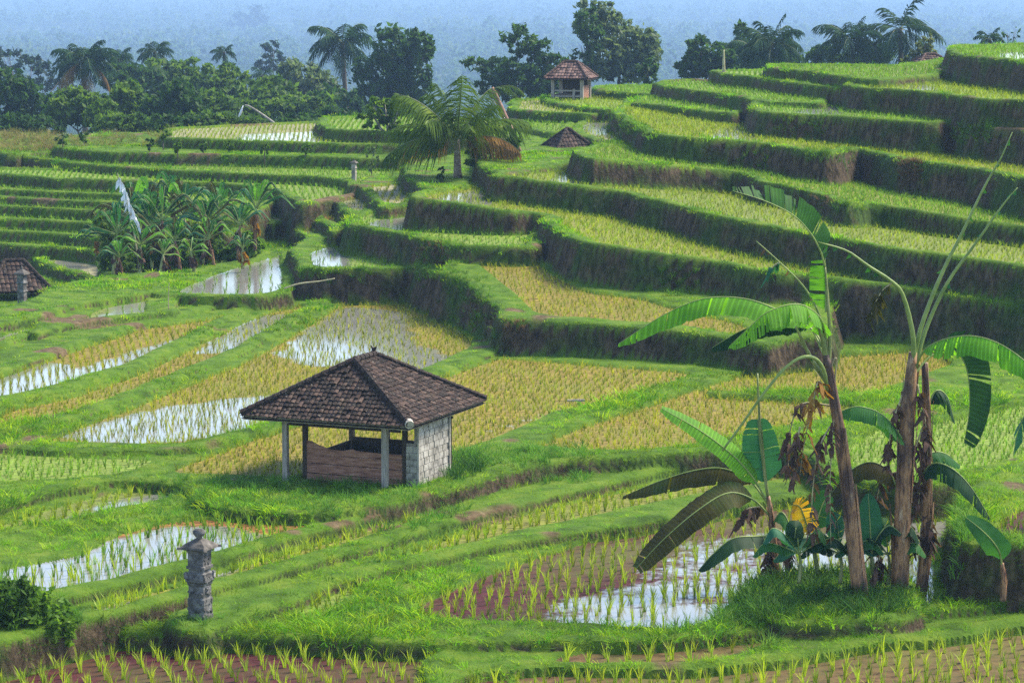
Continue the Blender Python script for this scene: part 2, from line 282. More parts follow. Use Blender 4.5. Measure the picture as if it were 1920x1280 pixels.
# pans that keep a rim of constant width
AUTO=dict(E0=(LIME,.1,[([(690,428),(710,412),(770,392),(768,432),(720,432)],1)],LG,.7),E1=(GOLDG,.06,[([(805,382),(850,362),(930,352),(920,385),(870,383)],1)],YG,1.0),
 E2=(GREENY,.08,[([(1030,340),(1060,318),(1097,305),(1092,345),(1050,345)],.8)],YG,1.0),E3=(GOLDG,.06,[],LG,1.0),
 E4=(GOLDG,.06,[([(1325,257),(1360,240),(1412,232),(1415,264),(1380,264)],.9)],YG,.9),E5=(LIME,.05,[([(1485,213),(1520,198),(1577,190),(1577,216),(1530,216)],.95)],LG,.9),
 E6=(LIME,.05,[([(1680,160),(1690,150),(1730,148),(1770,172),(1720,172)],.8)],YG,.9),E7=(LIME,.1,[([(1868,108),(1880,98),(1930,95),(1930,114)],1)],LG,.9),
 E8=(LIME,.0,[],LG,1.0),E9=(GREENY,.0,[],LG,.9),E10=(LIME,.0,[],LG,1.0),E11=(LIME,.0,[],LG,1.0),
 M2=(PALE,.1,[([(1095,238),(1105,226),(1135,222),(1145,245),(1125,254)],1)],YG,.6),M1=(LIME,0,[],LG,1.),H1=(PALE,.1,[],YG,.7),HB=(LIME,0,[],YG,.8),HC=(LIME,0,[],LG,1.2),
 L4=(LIME,.0,[],LG,1.1),L3=(LIME,.0,[],LG,1.1),L1=(PALE,.1,[([(430,266),(450,250),(598,244),(598,266)],.7)],YG,.7),L0=(LIME,.0,[],LG,1.),LP=(PALE,.25,[([(105,492),(110,478),(150,472),(160,500),(140,505)],.8)],None,0),FRONT=(RED,.1,[],YG,.5),Q3=None)
for k in ('L5','L6','L7','L8','L9','L10'): AUTO[k]=(LIME,.0,[],LG,1.1)
WID=dict(FRONT=.3,E0=.45,E1=.5,LP=.3,C1R=.25)
FRONT_SPLIT=960

def smooth_poly(P,it=1):
    P=np.asarray(P,float)
    for _ in range(it):
        Q=np.roll(P,-1,0); ln=np.linalg.norm(Q-P,axis=1); f=np.minimum(.25,.40/np.maximum(ln,1e-6))[:,None]
        P=np.stack([P*(1-f)+Q*f,P*f+Q*(1-f)],1).reshape(-1,2)
    return P
def poly_sd(P,x,y):
    """signed distance, inside positive"""
    d2=np.full(x.shape,1e12); ins=np.zeros(x.shape,bool)
    n=len(P)
    for i in range(n):
        ax,ay=P[i]; bx,by=P[(i+1)%n]
        ex,ey=bx-ax,by-ay; l2=ex*ex+ey*ey
        if l2<1e-12: continue
        t=np.clip(((x-ax)*ex+(y-ay)*ey)/l2,0,1)
        d2=np.minimum(d2,(x-ax-t*ex)**2+(y-ay-t*ey)**2)
        c=(ay>y)!=(by>y)
        if abs(ey)>1e-12: ins^=c&(x<ex*(y-ay)/ey+ax)
    d=np.sqrt(d2); return np.where(ins,d,-d)
def to_world(slab,pts):
    return np.array([plane_hit(slab['pl'],*p)[:2] for p in pts])
def sstep(a,b,x):
    t=np.clip((x-a)/(b-a),0,1); return t*t*(3-2*t)
# cheap smooth value noise on the plane
def vnoise(x,y,s,seed):
    r=np.random.default_rng(seed).random((64,64)); x=x/s; y=y/s
    xi=np.floor(x).astype(int); yi=np.floor(y).astype(int); fx=x-xi; fy=y-yi
    fx=fx*fx*(3-2*fx); fy=fy*fy*(3-2*fy)
    g=lambda a,b: r[a%64,b%64]
    return (g(xi,yi)*(1-fx)+g(xi+1,yi)*fx)*(1-fy)+(g(xi,yi+1)*(1-fx)+g(xi+1,yi+1)*fx)*fy*1.0-.5
Y0,Y1=40.0,170.0
NR=int(math.log(Y1/Y0)/.00115); ys=Y0*np.exp(np.arange(NR+1)*.00115)
us=np.concatenate([np.linspace(-.30,-.19,70,endpoint=False),np.linspace(-.19,.19,720),np.linspace(.19,.30,71)[1:]])
NC=len(us)
GX=(ys[:,None]*us[None,:]); GY=np.repeat(ys[:,None],NC,1)
wx=vnoise(GX,GY,2.2,1)*.28+vnoise(GX,GY,.7,2)*.14; wy=vnoise(GX,GY,2.2,3)*.28+vnoise(GX,GY,.7,4)*.14
base_h=-13.6+vnoise(GX,GY,9,5)*.6
base_h=np.where(GY>112,-13.6-sstep(135,170,GY)*6,base_h)
H=base_h.copy(); OWN=np.full(H.shape,-1); SDW=np.full(H.shape,-9.0); ZT=np.full(H.shape,-13.6)
names=list(SL)
BATTER=3.6
def window(P,m):
    ymin,ymax=P[:,1].min()-m,P[:,1].max()+m
    i0=max(0,np.searchsorted(ys,ymin)-1); i1=min(NR+1,np.searchsorted(ys,ymax)+1)
    umin=(P[:,0]-m)/np.where(P[:,0]-m<0,max(ymin,Y0),ymax); umax=(P[:,0]+m)/np.where(P[:,0]+m>0,max(ymin,Y0),ymax)
    j0=max(0,np.searchsorted(us,umin.min())-1); j1=min(NC,np.searchsorted(us,umax.max())+1)
    return slice(i0,i1),slice(j0,j1)
SLABSD={}
for si,n in enumerate(names):
    s=SL[n]; P=smooth_poly(to_world(s,s['pts'])); s['P']=P
    w=window(P,2.5)
    x=GX[w]+wx[w]; y=GY[w]+wy[w]
    sd=poly_sd(P,x,y); a,b,c_=s['pl']
    top=a+b*GX[w]+c_*GY[w]
    bat=1.6 if n in('QS','VALGROVE') else 3.0 if s.get('soft') else BATTER
    rag=vnoise(GX[w],GY[w],.5,si+11)*.10+vnoise(GX[w],GY[w],1.7,si+90)*.16
    h=np.where(sd>=0,top+.05*sstep(0,.2,sd)*sstep(.8,.25,sd)+rag*.35*sstep(0,.3,sd),top+np.maximum(sd*bat,-6))
    h=np.where(sd<-2.2,-99,h)
    up_=h>H[w]
    H[w]=np.where(up_,h,H[w]); OWN[w]=np.where(up_,si,OWN[w]); SDW[w]=np.where(up_,sd,SDW[w]); ZT[w]=np.where(up_,top,ZT[w])
# pans
PANI=np.full(H.shape,-1); WET=np.zeros(H.shape); PAND=np.zeros(H.shape)
for n in names:
    if AUTO.get(n):
        t_,w_,p_,r_,d_=AUTO[n]
        if n=='FRONT':
            pan(n,[(-400,1500),(960,1500),(960,1100),(-400,1100)],.10,RED,.22,rice=YG,dens=.52,lab='l')
            pan(n,[(960,1500),(2400,1500),(2400,1100),(960,1100)],.10,BROWN,.22,rice=YG,dens=.62,lab='r')
            PAN[-1]['auto']=PAN[-2]['auto']=.0
        else:
            pan(n,SL[n]['pts'],.10,t_,w_,d_,r_,patch=p_); PAN[-1]['auto']=WID.get(n,.36)
for pi,p in enumerate(PAN):
    s=SL[p['slab']]; si=names.index(p['slab']); P=smooth_poly(to_world(s,p['pts'])); p['P']=P
    w=window(P,.5)
    x=GX[w]+wx[w]*.4; y=GY[w]+wy[w]*.4
    sd=poly_sd(P,x,y)
    if 'auto' in p: sd=np.minimum(sd-p['auto'],SDW[w]-max(p['auto'],.28))
    m=(OWN[w]==si)&(sd>0)&(SDW[w]>.12)
    k=sstep(0,.12,sd); a,b,c_=s['pl']; top=a+b*GX[w]+c_*GY[w]
    H[w]=np.where(m,H[w]*(1-k)+(top-p['dz']*.55)*k,H[w])
    PANI[w]=np.where(m&(sd>.06),pi,PANI[w]); PAND[w]=np.where(m,sd,PAND[w])
    wet=np.full(sd.shape,float(p['wet']))
    for q,v in p['patch']:
        qd=poly_sd(smooth_poly(to_world(s,q)),x,y); wet=np.maximum(wet,v*sstep(-.8,.5,qd))
    WET[w]=np.where(m,wet,WET[w])
TINT=np.zeros(H.shape+(3,))
for pi,p in enumerate(PAN): TINT[PANI==pi]=p['tint']
gradY=np.gradient(H,axis=0)/np.gradient(GY,axis=0); gradX=np.gradient(H,axis=1)/np.gradient(GX,axis=1)
STEEP=np.sqrt(gradX**2+gradY**2)
WALL=((SDW<-.02)&(PANI<0)).astype(float)

# materials of the ground
def ground_mat():
    m,t,out=newmat('terrace_bank'); b=N(t,'ShaderNodeBsdfPrincipled'); b.inputs['Roughness'].default_value=.95; b.inputs['Specular IOR Level'].default_value=.1
    c=coords(t)
    g=ramp(t,noise(t,1.3,6,c),[(.3,(.03,.062,.006)),(.5,(.065,.125,.010)),(.7,(.11,.16,.016))])
    st=N(t,'ShaderNodeMapping'); st.inputs['Scale'].default_value=(5,5,1.4); L(t,c,st.inputs['Vector'])
    earth=ramp(t,noise(t,1.0,7,st.outputs[0],.75),[(.32,(.014,.010,.006)),(.48,(.044,.031,.018)),(.62,(.105,.075,.045)),(.75,(.07,.07,.026))])
    green=ramp(t,noise(t,1.0,7,st.outputs[0],.75),[(.3,(.012,.022,.005)),(.52,(.035,.062,.012)),(.72,(.08,.14,.022))])
    patch=ramp(t,noise(t,.45,5,c,.6),[(.47,(0,0,0)),(.62,(1,1,1))])
    wall=mixc(t,patch,earth,green)
    a=N(t,'ShaderNodeAttribute',attribute_name='wall')
    br=N(t,'ShaderNodeAttribute',attribute_name='bare'); g=mixc(t,br.outputs['Fac'],g,ramp(t,noise(t,4,5,c),[(.3,(.05,.034,.018)),(.6,(.12,.085,.045)),(.8,(.20,.16,.09))]))
    L(t,mixc(t,a.outputs['Fac'],g,wall),b.inputs['Base Color'])
    bp=N(t,'ShaderNodeBump'); bp.inputs['Strength'].default_value=.8; bp.inputs['Distance'].default_value=.08
    L(t,noise(t,9,6,c,.65),bp.inputs['Height']); L(t,bp.outputs[0],b.inputs['Normal'])
    L(t,b.outputs[0],out.inputs[0]); return m
def pan_mat():
    m,t,out=newmat('paddy_surface'); c=coords(t)
    tint=N(t,'ShaderNodeAttribute',attribute_name='tint').outputs['Color']; wet=N(t,'ShaderNodeAttribute',attribute_name='wet').outputs['Fac']
    n1=noise(t,.9,8,c,.72); n2=noise(t,5,5,c,.6)
    col=mixc(t,1.0,tint,ramp(t,n2,[(.28,(.35,.33,.3)),(.5,(1,1,1)),(.72,(1.55,1.7,1.5))]),'MULTIPLY')
    col=mixc(t,ramp(t,noise(t,.35,4,c),[(.42,(0,0,0)),(.66,(.7,.7,.7))]),col,mixc(t,.35,(.10,.125,.02),tint))
    d=N(t,'ShaderNodeBsdfPrincipled'); d.inputs['Roughness'].default_value=.8; d.inputs['Specular IOR Level'].default_value=.2; L(t,col,d.inputs['Base Color'])
    wtr=N(t,'ShaderNodeBsdfPrincipled'); wtr.inputs['Base Color'].default_value=(.17,.165,.145,1); wtr.inputs['Roughness'].default_value=.12
    wtr.inputs['IOR'].default_value=1.333; wtr.inputs['Specular IOR Level'].default_value=.9
    bp=N(t,'ShaderNodeBump'); bp.inputs['Strength'].default_value=.05; bp.inputs['Distance'].default_value=.02; L(t,noise(t,6,3,c),bp.inputs['Height']); L(t,bp.outputs[0],wtr.inputs['Normal'])
    f=math_(t,'ADD',wet,math_(t,'MULTIPLY',math_(t,'SUBTRACT',n1,.5),1.5))
    f=math_(t,'ADD',f,math_(t,'MULTIPLY',math_(t,'SUBTRACT',n2,.5),.5))
    f=ramp(t,f,[(.44,(0,0,0)),(.66,(1,1,1))])
    mx=N(t,'ShaderNodeMixShader'); L(t,f,mx.inputs[0]); L(t,d.outputs[0],mx.inputs[1]); L(t,wtr.outputs[0],mx.inputs[2]); L(t,mx.outputs[0],out.inputs[0]); return m
BARE=sstep(.31,.42,vnoise(GX,GY,.9,301)*.75+vnoise(GX,GY,3.3,302)*.6)*(WALL<.5)
M_BANK=ground_mat(); M_PAN=pan_mat()
def submesh(name,facemask,mat,kind='structure'):
    fi,fj=np.nonzero(facemask)
    if len(fi)==0: return None
    q=np.stack([fi*NC+fj,fi*NC+fj+1,(fi+1)*NC+fj+1,(fi+1)*NC+fj],1)
    u,inv=np.unique(q.ravel(),return_inverse=True)
    co=np.stack([GX.ravel()[u],GY.ravel()[u],H.ravel()[u]],1)
    me=D.meshes.new(name); nv=len(u); nf=len(fi)
    me.vertices.add(nv); me.vertices.foreach_set('co',co.astype(np.float32).ravel())
    me.loops.add(nf*4); me.loops.foreach_set('vertex_index',inv.astype(np.int32).ravel())
    me.polygons.add(nf); me.polygons.foreach_set('loop_start',np.arange(0,nf*4,4,dtype=np.int32)); me.polygons.foreach_set('loop_total',np.full(nf,4,dtype=np.int32))
    me.polygons.foreach_set('use_smooth',np.ones(nf,dtype=bool))
    for an,arr in (('wall',WALL),('wet',WET),('bare',BARE)):
        at_=me.attributes.new(an,'FLOAT','POINT'); at_.data.foreach_set('value',arr.ravel()[u].astype(np.float32))
    at_=me.attributes.new('tint','FLOAT_COLOR','POINT'); tc=np.ones((nv,4),np.float32); tc[:,:3]=TINT.reshape(-1,3)[u]
    at_.data.foreach_set('color',tc.ravel())
    me.materials.append(mat); me.update(calc_edges=True); me.validate()
    o=obj(name,me); o['kind']=kind; return o
FO=OWN[:-1,:-1]; FP=PANI[:-1,:-1]
for a_,b_ in ((1,0),(0,1),(1,1)):
    sh=PANI[a_:a_+NR,b_:b_+NC-1]; FP=np.where(sh<0,-1,FP)
# tints bleed on border vertices of pans: fine, they lie under the grass rim
submesh('valley_ground',(FO<0),M_BANK)
for si,n in enumerate(names): submesh('rice_terrace',(FO==si)&(FP<0),M_BANK)
for pi,p in enumerate(PAN): submesh('paddy_water',(FP==pi),M_PAN)

def hit(px,py):
    """first point of the terrain seen along the ray of a photo pixel"""
    u,s_=ray(px,py); j=min(max(np.searchsorted(us,u),0),NC-1); b=np.nonzero(s_*ys<=H[:,j])[0]
    return Vector((u*ys[b[0]],ys[b[0]],H[b[0],j])) if len(b) else None
# ---------------------------------------------------------------- scattering
def scatter(name,pts,rot,scl,tint,src,kind='stuff'):
    me=D.meshes.new(name); n=len(pts)
    me.vertices.add(n); me.vertices.foreach_set('co',np.asarray(pts,np.float32).ravel())
    for an,ty,key,arr in (('rot','FLOAT_VECTOR','vector',rot),('scl','FLOAT','value',scl)):
        a=me.attributes.new(an,ty,'POINT'); a.data.foreach_set(key,np.asarray(arr,np.float32).ravel())
    a=me.attributes.new('tint','FLOAT_COLOR','POINT'); tc=np.ones((n,4),np.float32); tc[:,:3]=tint; a.data.foreach_set('color',tc.ravel())
    a=me.attributes.new('var','INT','POINT'); a.data.foreach_set('value',RNG.integers(0,len(src),n).astype(np.int32))
    o=obj(name,me); o['kind']=kind
    g=D.node_groups.new(name,'GeometryNodeTree')
    g.interface.new_socket('Geometry',in_out='INPUT',socket_type='NodeSocketGeometry'); g.interface.new_socket('Geometry',in_out='OUTPUT',socket_type='NodeSocketGeometry')
    gi=g.nodes.new('NodeGroupInput'); go=g.nodes.new('NodeGroupOutput'); ip=g.nodes.new('GeometryNodeInstanceOnPoints'); ip.inputs['Pick Instance'].default_value=True
    join=g.nodes.new('GeometryNodeGeometryToInstance')
    for s in reversed(src):
        oi=g.nodes.new('GeometryNodeObjectInfo'); oi.inputs['Object'].default_value=s; oi.inputs['As Instance'].default_value=True
        g.links.new(oi.outputs['Geometry'],join.inputs[0])
    def na(nm,dt):
        q=g.nodes.new('GeometryNodeInputNamedAttribute'); q.data_type=dt; q.inputs[0].default_value=nm; return q.outputs[0]
    er=g.nodes.new('FunctionNodeEulerToRotation')
    g.links.new(gi.outputs[0],ip.inputs['Points']); g.links.new(join.outputs[0],ip.inputs['Instance'])
    g.links.new(na('rot','FLOAT_VECTOR'),er.inputs[0]); g.links.new(er.outputs[0],ip.inputs['Rotation'])
    g.links.new(na('scl','FLOAT'),ip.inputs['Scale']); g.links.new(na('var','INT'),ip.inputs['Instance Index'])
    g.links.new(ip.outputs[0],go.inputs[0])
    md=o.modifiers.new('scatter','NODES'); md.node_group=g
    return o
def blade_tuft(name,mat,n,h,wid,spread,lean,seed,seg=3):
    r=random.Random(seed); mb=MB()
    for i in range(n):
        a=r.uniform(0,6.283); rr=spread*math.sqrt(r.random()); bx,by=rr*math.cos(a),rr*math.sin(a)
        la=a+r.uniform(-.9,.9); ln=lean*r.uniform(.3,1.2); hh=h*r.uniform(.55,1.1); w=wid*r.uniform(.7,1.2)
        fa=r.uniform(0,3.14); fx,fy=math.cos(fa)*w/2,math.sin(fa)*w/2
        vs=[]
        for k in range(seg):
            t=k/seg; o=ln*hh*t*t
            ww=1-.55*t
            x=bx+math.cos(la)*o; y=by+math.sin(la)*o; z=hh*(t-.25*ln*t*t)
            vs+=[(x-fx*ww,y-fy*ww,z),(x+fx*ww,y+fy*ww,z)]
        o=ln*hh; vs.append((bx+math.cos(la)*o,by+math.sin(la)*o,hh*(1-.25*ln)))
        fs=[(2*k,2*k+1,2*k+3,2*k+2) for k in range(seg-1)]+[(2*seg-2,2*seg-1,2*seg)]
        mb.add(vs,fs)
    return D.objects.new(name,meshdata(name,mb.v,mb.f,mat))
M_TUFT=leafmat('grass_blades',None,attr='tint',trans=.38,rough=.7,spec=.08)
M_RICE=leafmat('rice_blades',None,attr='tint',trans=.45,rough=.6,spec=.12)
TUFTS=[blade_tuft('grass_tuft',M_TUFT,13,.20,.015,.14,1.05,i,4) for i in range(4)]
TUFTS_FAR=[blade_tuft('grass_tuft_far',M_TUFT,12,.10,.022,.15,.8,30+i,2) for i in range(4)]
RICE=[blade_tuft('rice_clump',M_RICE,7,.34,.022,.025,.42,60+i) for i in range(4)]
def pick_tint(n,cols,seed):
    r=np.random.default_rng(seed); c=np.array(cols)[r.integers(0,len(cols),n)]
    return c*(r.random((n,1))**1.3*.85+.55)
def grass():
    vis=(np.abs(us)[None,:]<.255)&(GY<165)&(GY>44)
    cy=np.gradient(GY,axis=0); cx=np.gradient(GX,axis=1)
    area=cx*cy*np.sqrt(1+np.minimum(STEEP,6)**2)
    top=vis&(PANI<0)&(WALL<.5)&(OWN>=0)
    wal=vis&(PANI<0)&(WALL>.5)&(OWN>=0)&(SDW>-.5)
    lod=np.clip((66/GY)**2,.45,1.3)
    WN=np.clip((vnoise(GX+H,GY+H*.7,1.4,201)+vnoise(GX,GY+H,.5,202)*.6+.1)*2.2,.04,1)+1.3*np.exp(SDW/.05)+1.0*(GY<66)
    out=[]
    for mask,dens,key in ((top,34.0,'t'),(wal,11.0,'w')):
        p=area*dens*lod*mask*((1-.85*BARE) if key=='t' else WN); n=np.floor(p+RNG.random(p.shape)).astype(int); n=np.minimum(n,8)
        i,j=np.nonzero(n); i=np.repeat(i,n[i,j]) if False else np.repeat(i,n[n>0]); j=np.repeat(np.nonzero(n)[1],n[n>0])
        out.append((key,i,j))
    for key,i,j in out:
        m=len(i)
        jx=(RNG.random(m)-.5)*cx[i,j]; jy=(RNG.random(m)-.5)*cy[i,j]
        x=GX[i,j]+jx; y=GY[i,j]+jy; z=H[i,j]+gradX[i,j]*jx+gradY[i,j]*jy-.03
        nx,ny=-gradX[i,j],-gradY[i,j]; ln=np.sqrt(nx*nx+ny*ny)+1e-9
        rz=RNG.random(m)*6.283
        sc=(.55+RNG.random(m)**2*1.1)*np.interp(y,[58,66,80],[1.05,.8,.8])*np.clip(GY[i,j]/75,.85,1.2)
        big=vnoise(x,y,3.0,77)+.5; pat=vnoise(x,y,6.0,78)+.5
        if key=='t':
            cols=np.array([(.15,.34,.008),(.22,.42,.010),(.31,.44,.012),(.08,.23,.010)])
            tint=pick_tint(m,cols,5)*(.7+.65*pat)[:,None]; sc*=.62+1.0*big**2
            tilt=np.clip(ln*.25,0,.5)
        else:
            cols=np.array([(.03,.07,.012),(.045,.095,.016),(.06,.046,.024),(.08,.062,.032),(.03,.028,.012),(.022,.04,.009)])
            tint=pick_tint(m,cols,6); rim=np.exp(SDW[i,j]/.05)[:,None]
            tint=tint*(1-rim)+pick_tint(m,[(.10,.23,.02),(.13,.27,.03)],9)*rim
            sc*=.95; tilt=np.full(m,1.25)+RNG.random(m)*1.2
        # tilt about the horizontal axis perpendicular to the downhill normal
        az=np.arctan2(ny,nx)
        rot=np.stack([np.zeros(m),tilt,az],1) if key=='w' else np.stack([np.zeros(m),tilt,az],1)
        if key=='t': rot[:,2]=np.where(ln>.4,az,rz)
        if key=='t': sc*=np.where(np.isin(OWN[i,j],[names.index(q) for q in ('STRIPA','STRIPB','SD','POND','LOWSTRIP')]),.6,1)
        near=y<78
        P=np.stack([x,y,z],1)
        for sel,src,nm in ((near,TUFTS,'near'),(~near,TUFTS_FAR,'far')):
            if sel.sum(): 
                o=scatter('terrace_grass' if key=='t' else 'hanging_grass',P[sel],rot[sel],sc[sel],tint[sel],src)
    return [len(q[1]) for q in out]
print('grass',grass())
def rice():
    P=[];T=[]
    for pi,p in enumerate(PAN):
        if not p['rice'] or p['dens']<=0: continue
        sp=(.215 if p['tint'] in (GOLD,GOLDG) else .26)/math.sqrt(p['dens']); Q=p['P']; ang=(pi*0.37)%1.2-.2
        lo=Q.min(0); hi=Q.max(0); lo[1]=max(lo[1],45); hi[1]=min(hi[1],168)
        lo[0]=max(lo[0],-.25*hi[1]); hi[0]=min(hi[0],.25*hi[1])
        c=(lo+hi)/2; R=np.hypot(*(hi-lo))/2+1
        g=np.arange(-R,R,sp); a,b=np.meshgrid(g,g); a=a.ravel()+RNG.normal(0,.03,a.size); b=b.ravel()+RNG.normal(0,.03,b.size)
        x=c[0]+a*math.cos(ang)-b*math.sin(ang); y=c[1]+a*math.sin(ang)+b*math.cos(ang)
        ok=(x>lo[0])&(x<hi[0])&(y>lo[1])&(y<hi[1]); x=x[ok]; y=y[ok]
        ok=np.abs(x/y)<.25; x=x[ok]; y=y[ok]
        i=np.clip(np.searchsorted(ys,y),0,NR); j=np.clip(np.searchsorted(us,x/y),0,NC-1)
        ok=(PANI[i,j]==pi)&(PAND[i,j]>.05)&(RNG.random(len(x))>.06+(.36+.12*(y>90))*np.clip((WET[i,j]-.4)*2.2,0,1)); x=x[ok];y=y[ok];i=i[ok];j=j[ok]
        z=H[i,j]-.02
        P.append(np.stack([x,y,z],1)); T.append(pick_tint(len(x),[p['rice'],(p['rice'][0]*.7,p['rice'][1]*.85,p['rice'][2])],pi))
    return np.concatenate(P),np.concatenate(T)
RP,RT=rice(); print('rice',len(RP))
def rice_build():
    n=len(RP); u_in=np.abs(RP[:,0]/RP[:,1])<.176
    sc=(.75+RNG.random(n)*.5)*np.interp(RP[:,1],[50,58,64,90,140],[1.15,1.0,.72,.66,.68]); rot=np.stack([RNG.normal(0,.08,n),RNG.normal(0,.08,n),RNG.random(n)*6.28],1)
    vy=-RP[:,2]*F/RP[:,1]+HY
    cand=np.nonzero(u_in&(vy<1300))[0]; near=cand[np.argsort(-(sc/RP[:,1])[cand])[:300]]
    one=np.zeros(n,bool); one[near]=True
    scatter('rice_seedlings',RP[~one],rot[~one],sc[~one],RT[~one],RICE)
    for i in near:
        o=D.objects.new('rice_seedling',SEED[i%4]); COL.objects.link(o); o.location=RP[i]; o.rotation_euler=rot[i]; o.scale=[sc[i]]*3
        px=RP[i,0]/RP[i,1]*F+960
        if vy[i]>1195 and px<960: l,g='clump of rice seedling leaves in the dark red paddy along the bottom edge','rice seedlings in the dark red front paddy'
        elif vy[i]>1175: l,g='clump of rice seedling leaves in the brown paddy along the bottom right edge','rice seedlings in the brown front paddy'
        else: l,g='clump of rice seedling leaves in the half flooded red paddy by the banana plants','rice seedlings in the half flooded paddy'
        tag(o,l,'rice seedling',g)
M_RICE1=leafmat('rice_leaf',[(.3,(.22,.33,.02)),(.5,(.33,.42,.03)),(.7,(.45,.44,.05))],trans=.45,rough=.5,scale=3)
SEED=[]
for s_ in RICE:
    q=s_.data.copy(); q.name='rice_seedling'; q.materials[0]=M_RICE1; SEED.append(q)
rice_build()
# ---------------------------------------------------------------- far land, forest, haze
FARP=[(140,-14.5),(160,-13),(200,-15),(300,-22),(450,-40),(700,-58),(1000,-63),(1500,-66),(2200,-70),(3200,-72),(4400,-66),(5400,-40),(6400,10)]
def far_z(x,y):
    z=np.interp(y,[p[0] for p in FARP],[p[1] for p in FARP])
    return z+vnoise(x,y,260,41)*np.clip((y-300)/900,0,1)*16+vnoise(x,y,70,42)*np.clip((y-250)/600,0,1)*3
def far_ground():
    yy=130*np.exp(np.linspace(0,math.log(6400/130),150)); uu=np.linspace(-.75,.75,140)
    x=yy[:,None]*uu[None,:]; y=np.repeat(yy[:,None],140,1); z=far_z(x,y)
    vs=np.stack([x.ravel(),y.ravel(),z.ravel()],1); fs=[(i*140+j,i*140+j+1,(i+1)*140+j+1,(i+1)*140+j) for i in range(149) for j in range(139)]
    m=simple('forest_floor',[(.3,(.010,.018,.008)),(.6,(.03,.045,.018)),(.8,(.10,.11,.06))],scale=.012,rough=1,spec=0)
    o=obj('hillside',meshdata('hillside',vs,fs,m,True)); o['kind']='structure'
    # the ground under and around the terraces, towards the camera
    b=MB(); xs=np.linspace(-120,120,25); 
    pts=[(x,y,-14.6-(.0 if y>30 else (30-y)*0)) for y in np.linspace(-40,180,23) for x in xs]
    b.add(pts,[(i*25+j,i*25+j+1,(i+1)*25+j+1,(i+1)*25+j) for i in range(22) for j in range(24)])
    o=b.build('ground',M_BANK); o['kind']='structure'
far_ground()
def leaf_cloud(mb,ells,n,size,seed,flat=.0,shell=.55,mi=None):
    """leaf-sized faces in clumps through ellipsoids (c,r)"""
    r=np.random.default_rng(seed); vol=np.array([e[1][0]*e[1][2] for e in ells]); vol=vol/vol.sum()
    V=[];F=[]
    for (c,rad),w in zip(ells,vol):
        m=max(6,int(n*w)); nc=max(6,int(m/15))
        d=r.normal(size=(nc,3)); d/=np.linalg.norm(d,axis=1)[:,None]
        cc=d*(shell+(1.12-shell)*r.random((nc,1))**.6)      # clump centres
        cr=.09+.16*r.random(nc)
        k=r.integers(0,nc,m)
        p=cc[k]+r.normal(size=(m,3))*cr[k][:,None]*.55
        p=np.array(c)+p*np.array(rad)
        a=r.normal(size=(m,3)); a[:,2]*=(1-flat); a/=np.linalg.norm(a,axis=1)[:,None]
        b=np.cross(a,r.normal(size=(m,3))); b/=np.linalg.norm(b,axis=1)[:,None]
        s=size*(.6+.8*r.random((m,1)))
        q0=p-a*s; q1=p+b*s*.45; q2=p+a*s; q3=p-b*s*.45
        base=len(V)*0
        V.append(np.stack([q0,q1,q2,q3],1).reshape(-1,3))
    V=np.concatenate(V); nf=len(V)//4; n0=len(mb.v)
    mb.v+=[tuple(v) for v in V]; mb.f+=[(n0+4*i,n0+4*i+1,n0+4*i+2,n0+4*i+3) for i in range(nf)]; mb.m+=[0]*nf
LEAF_STOPS={'dark':[(.3,(.014,.04,.010)),(.5,(.036,.085,.018)),(.72,(.085,.16,.03))],
 'mid':[(.3,(.03,.066,.012)),(.5,(.075,.145,.02)),(.72,(.17,.25,.035))],
 'bush':[(.3,(.045,.10,.014)),(.5,(.10,.20,.022)),(.72,(.2,.32,.04))],
 'pale':[(.3,(.05,.085,.04)),(.5,(.11,.16,.075)),(.72,(.19,.24,.12))],
 'olive':[(.3,(.04,.06,.014)),(.5,(.10,.13,.022)),(.72,(.20,.20,.04))],
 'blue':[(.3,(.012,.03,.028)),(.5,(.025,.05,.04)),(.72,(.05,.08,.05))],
 'brown':[(.3,(.06,.03,.012)),(.5,(.16,.08,.025)),(.72,(.30,.17,.05))]}
LM={k:leafmat('leaves_'+k,v,trans=.48,rough=.6,scale=1.1,spec=.15) for k,v in LEAF_STOPS.items()}
M_BARK=simple('bark',[(.3,(.05,.04,.03)),(.6,(.14,.11,.085)),(.8,(.24,.21,.17))],scale=5,stretch=(1,1,.3),bump=.5)
M_PALEBARK=simple('pale_bark',[(.3,(.16,.14,.11)),(.6,(.34,.31,.26)),(.8,(.48,.45,.40))],scale=4,bump=.4)
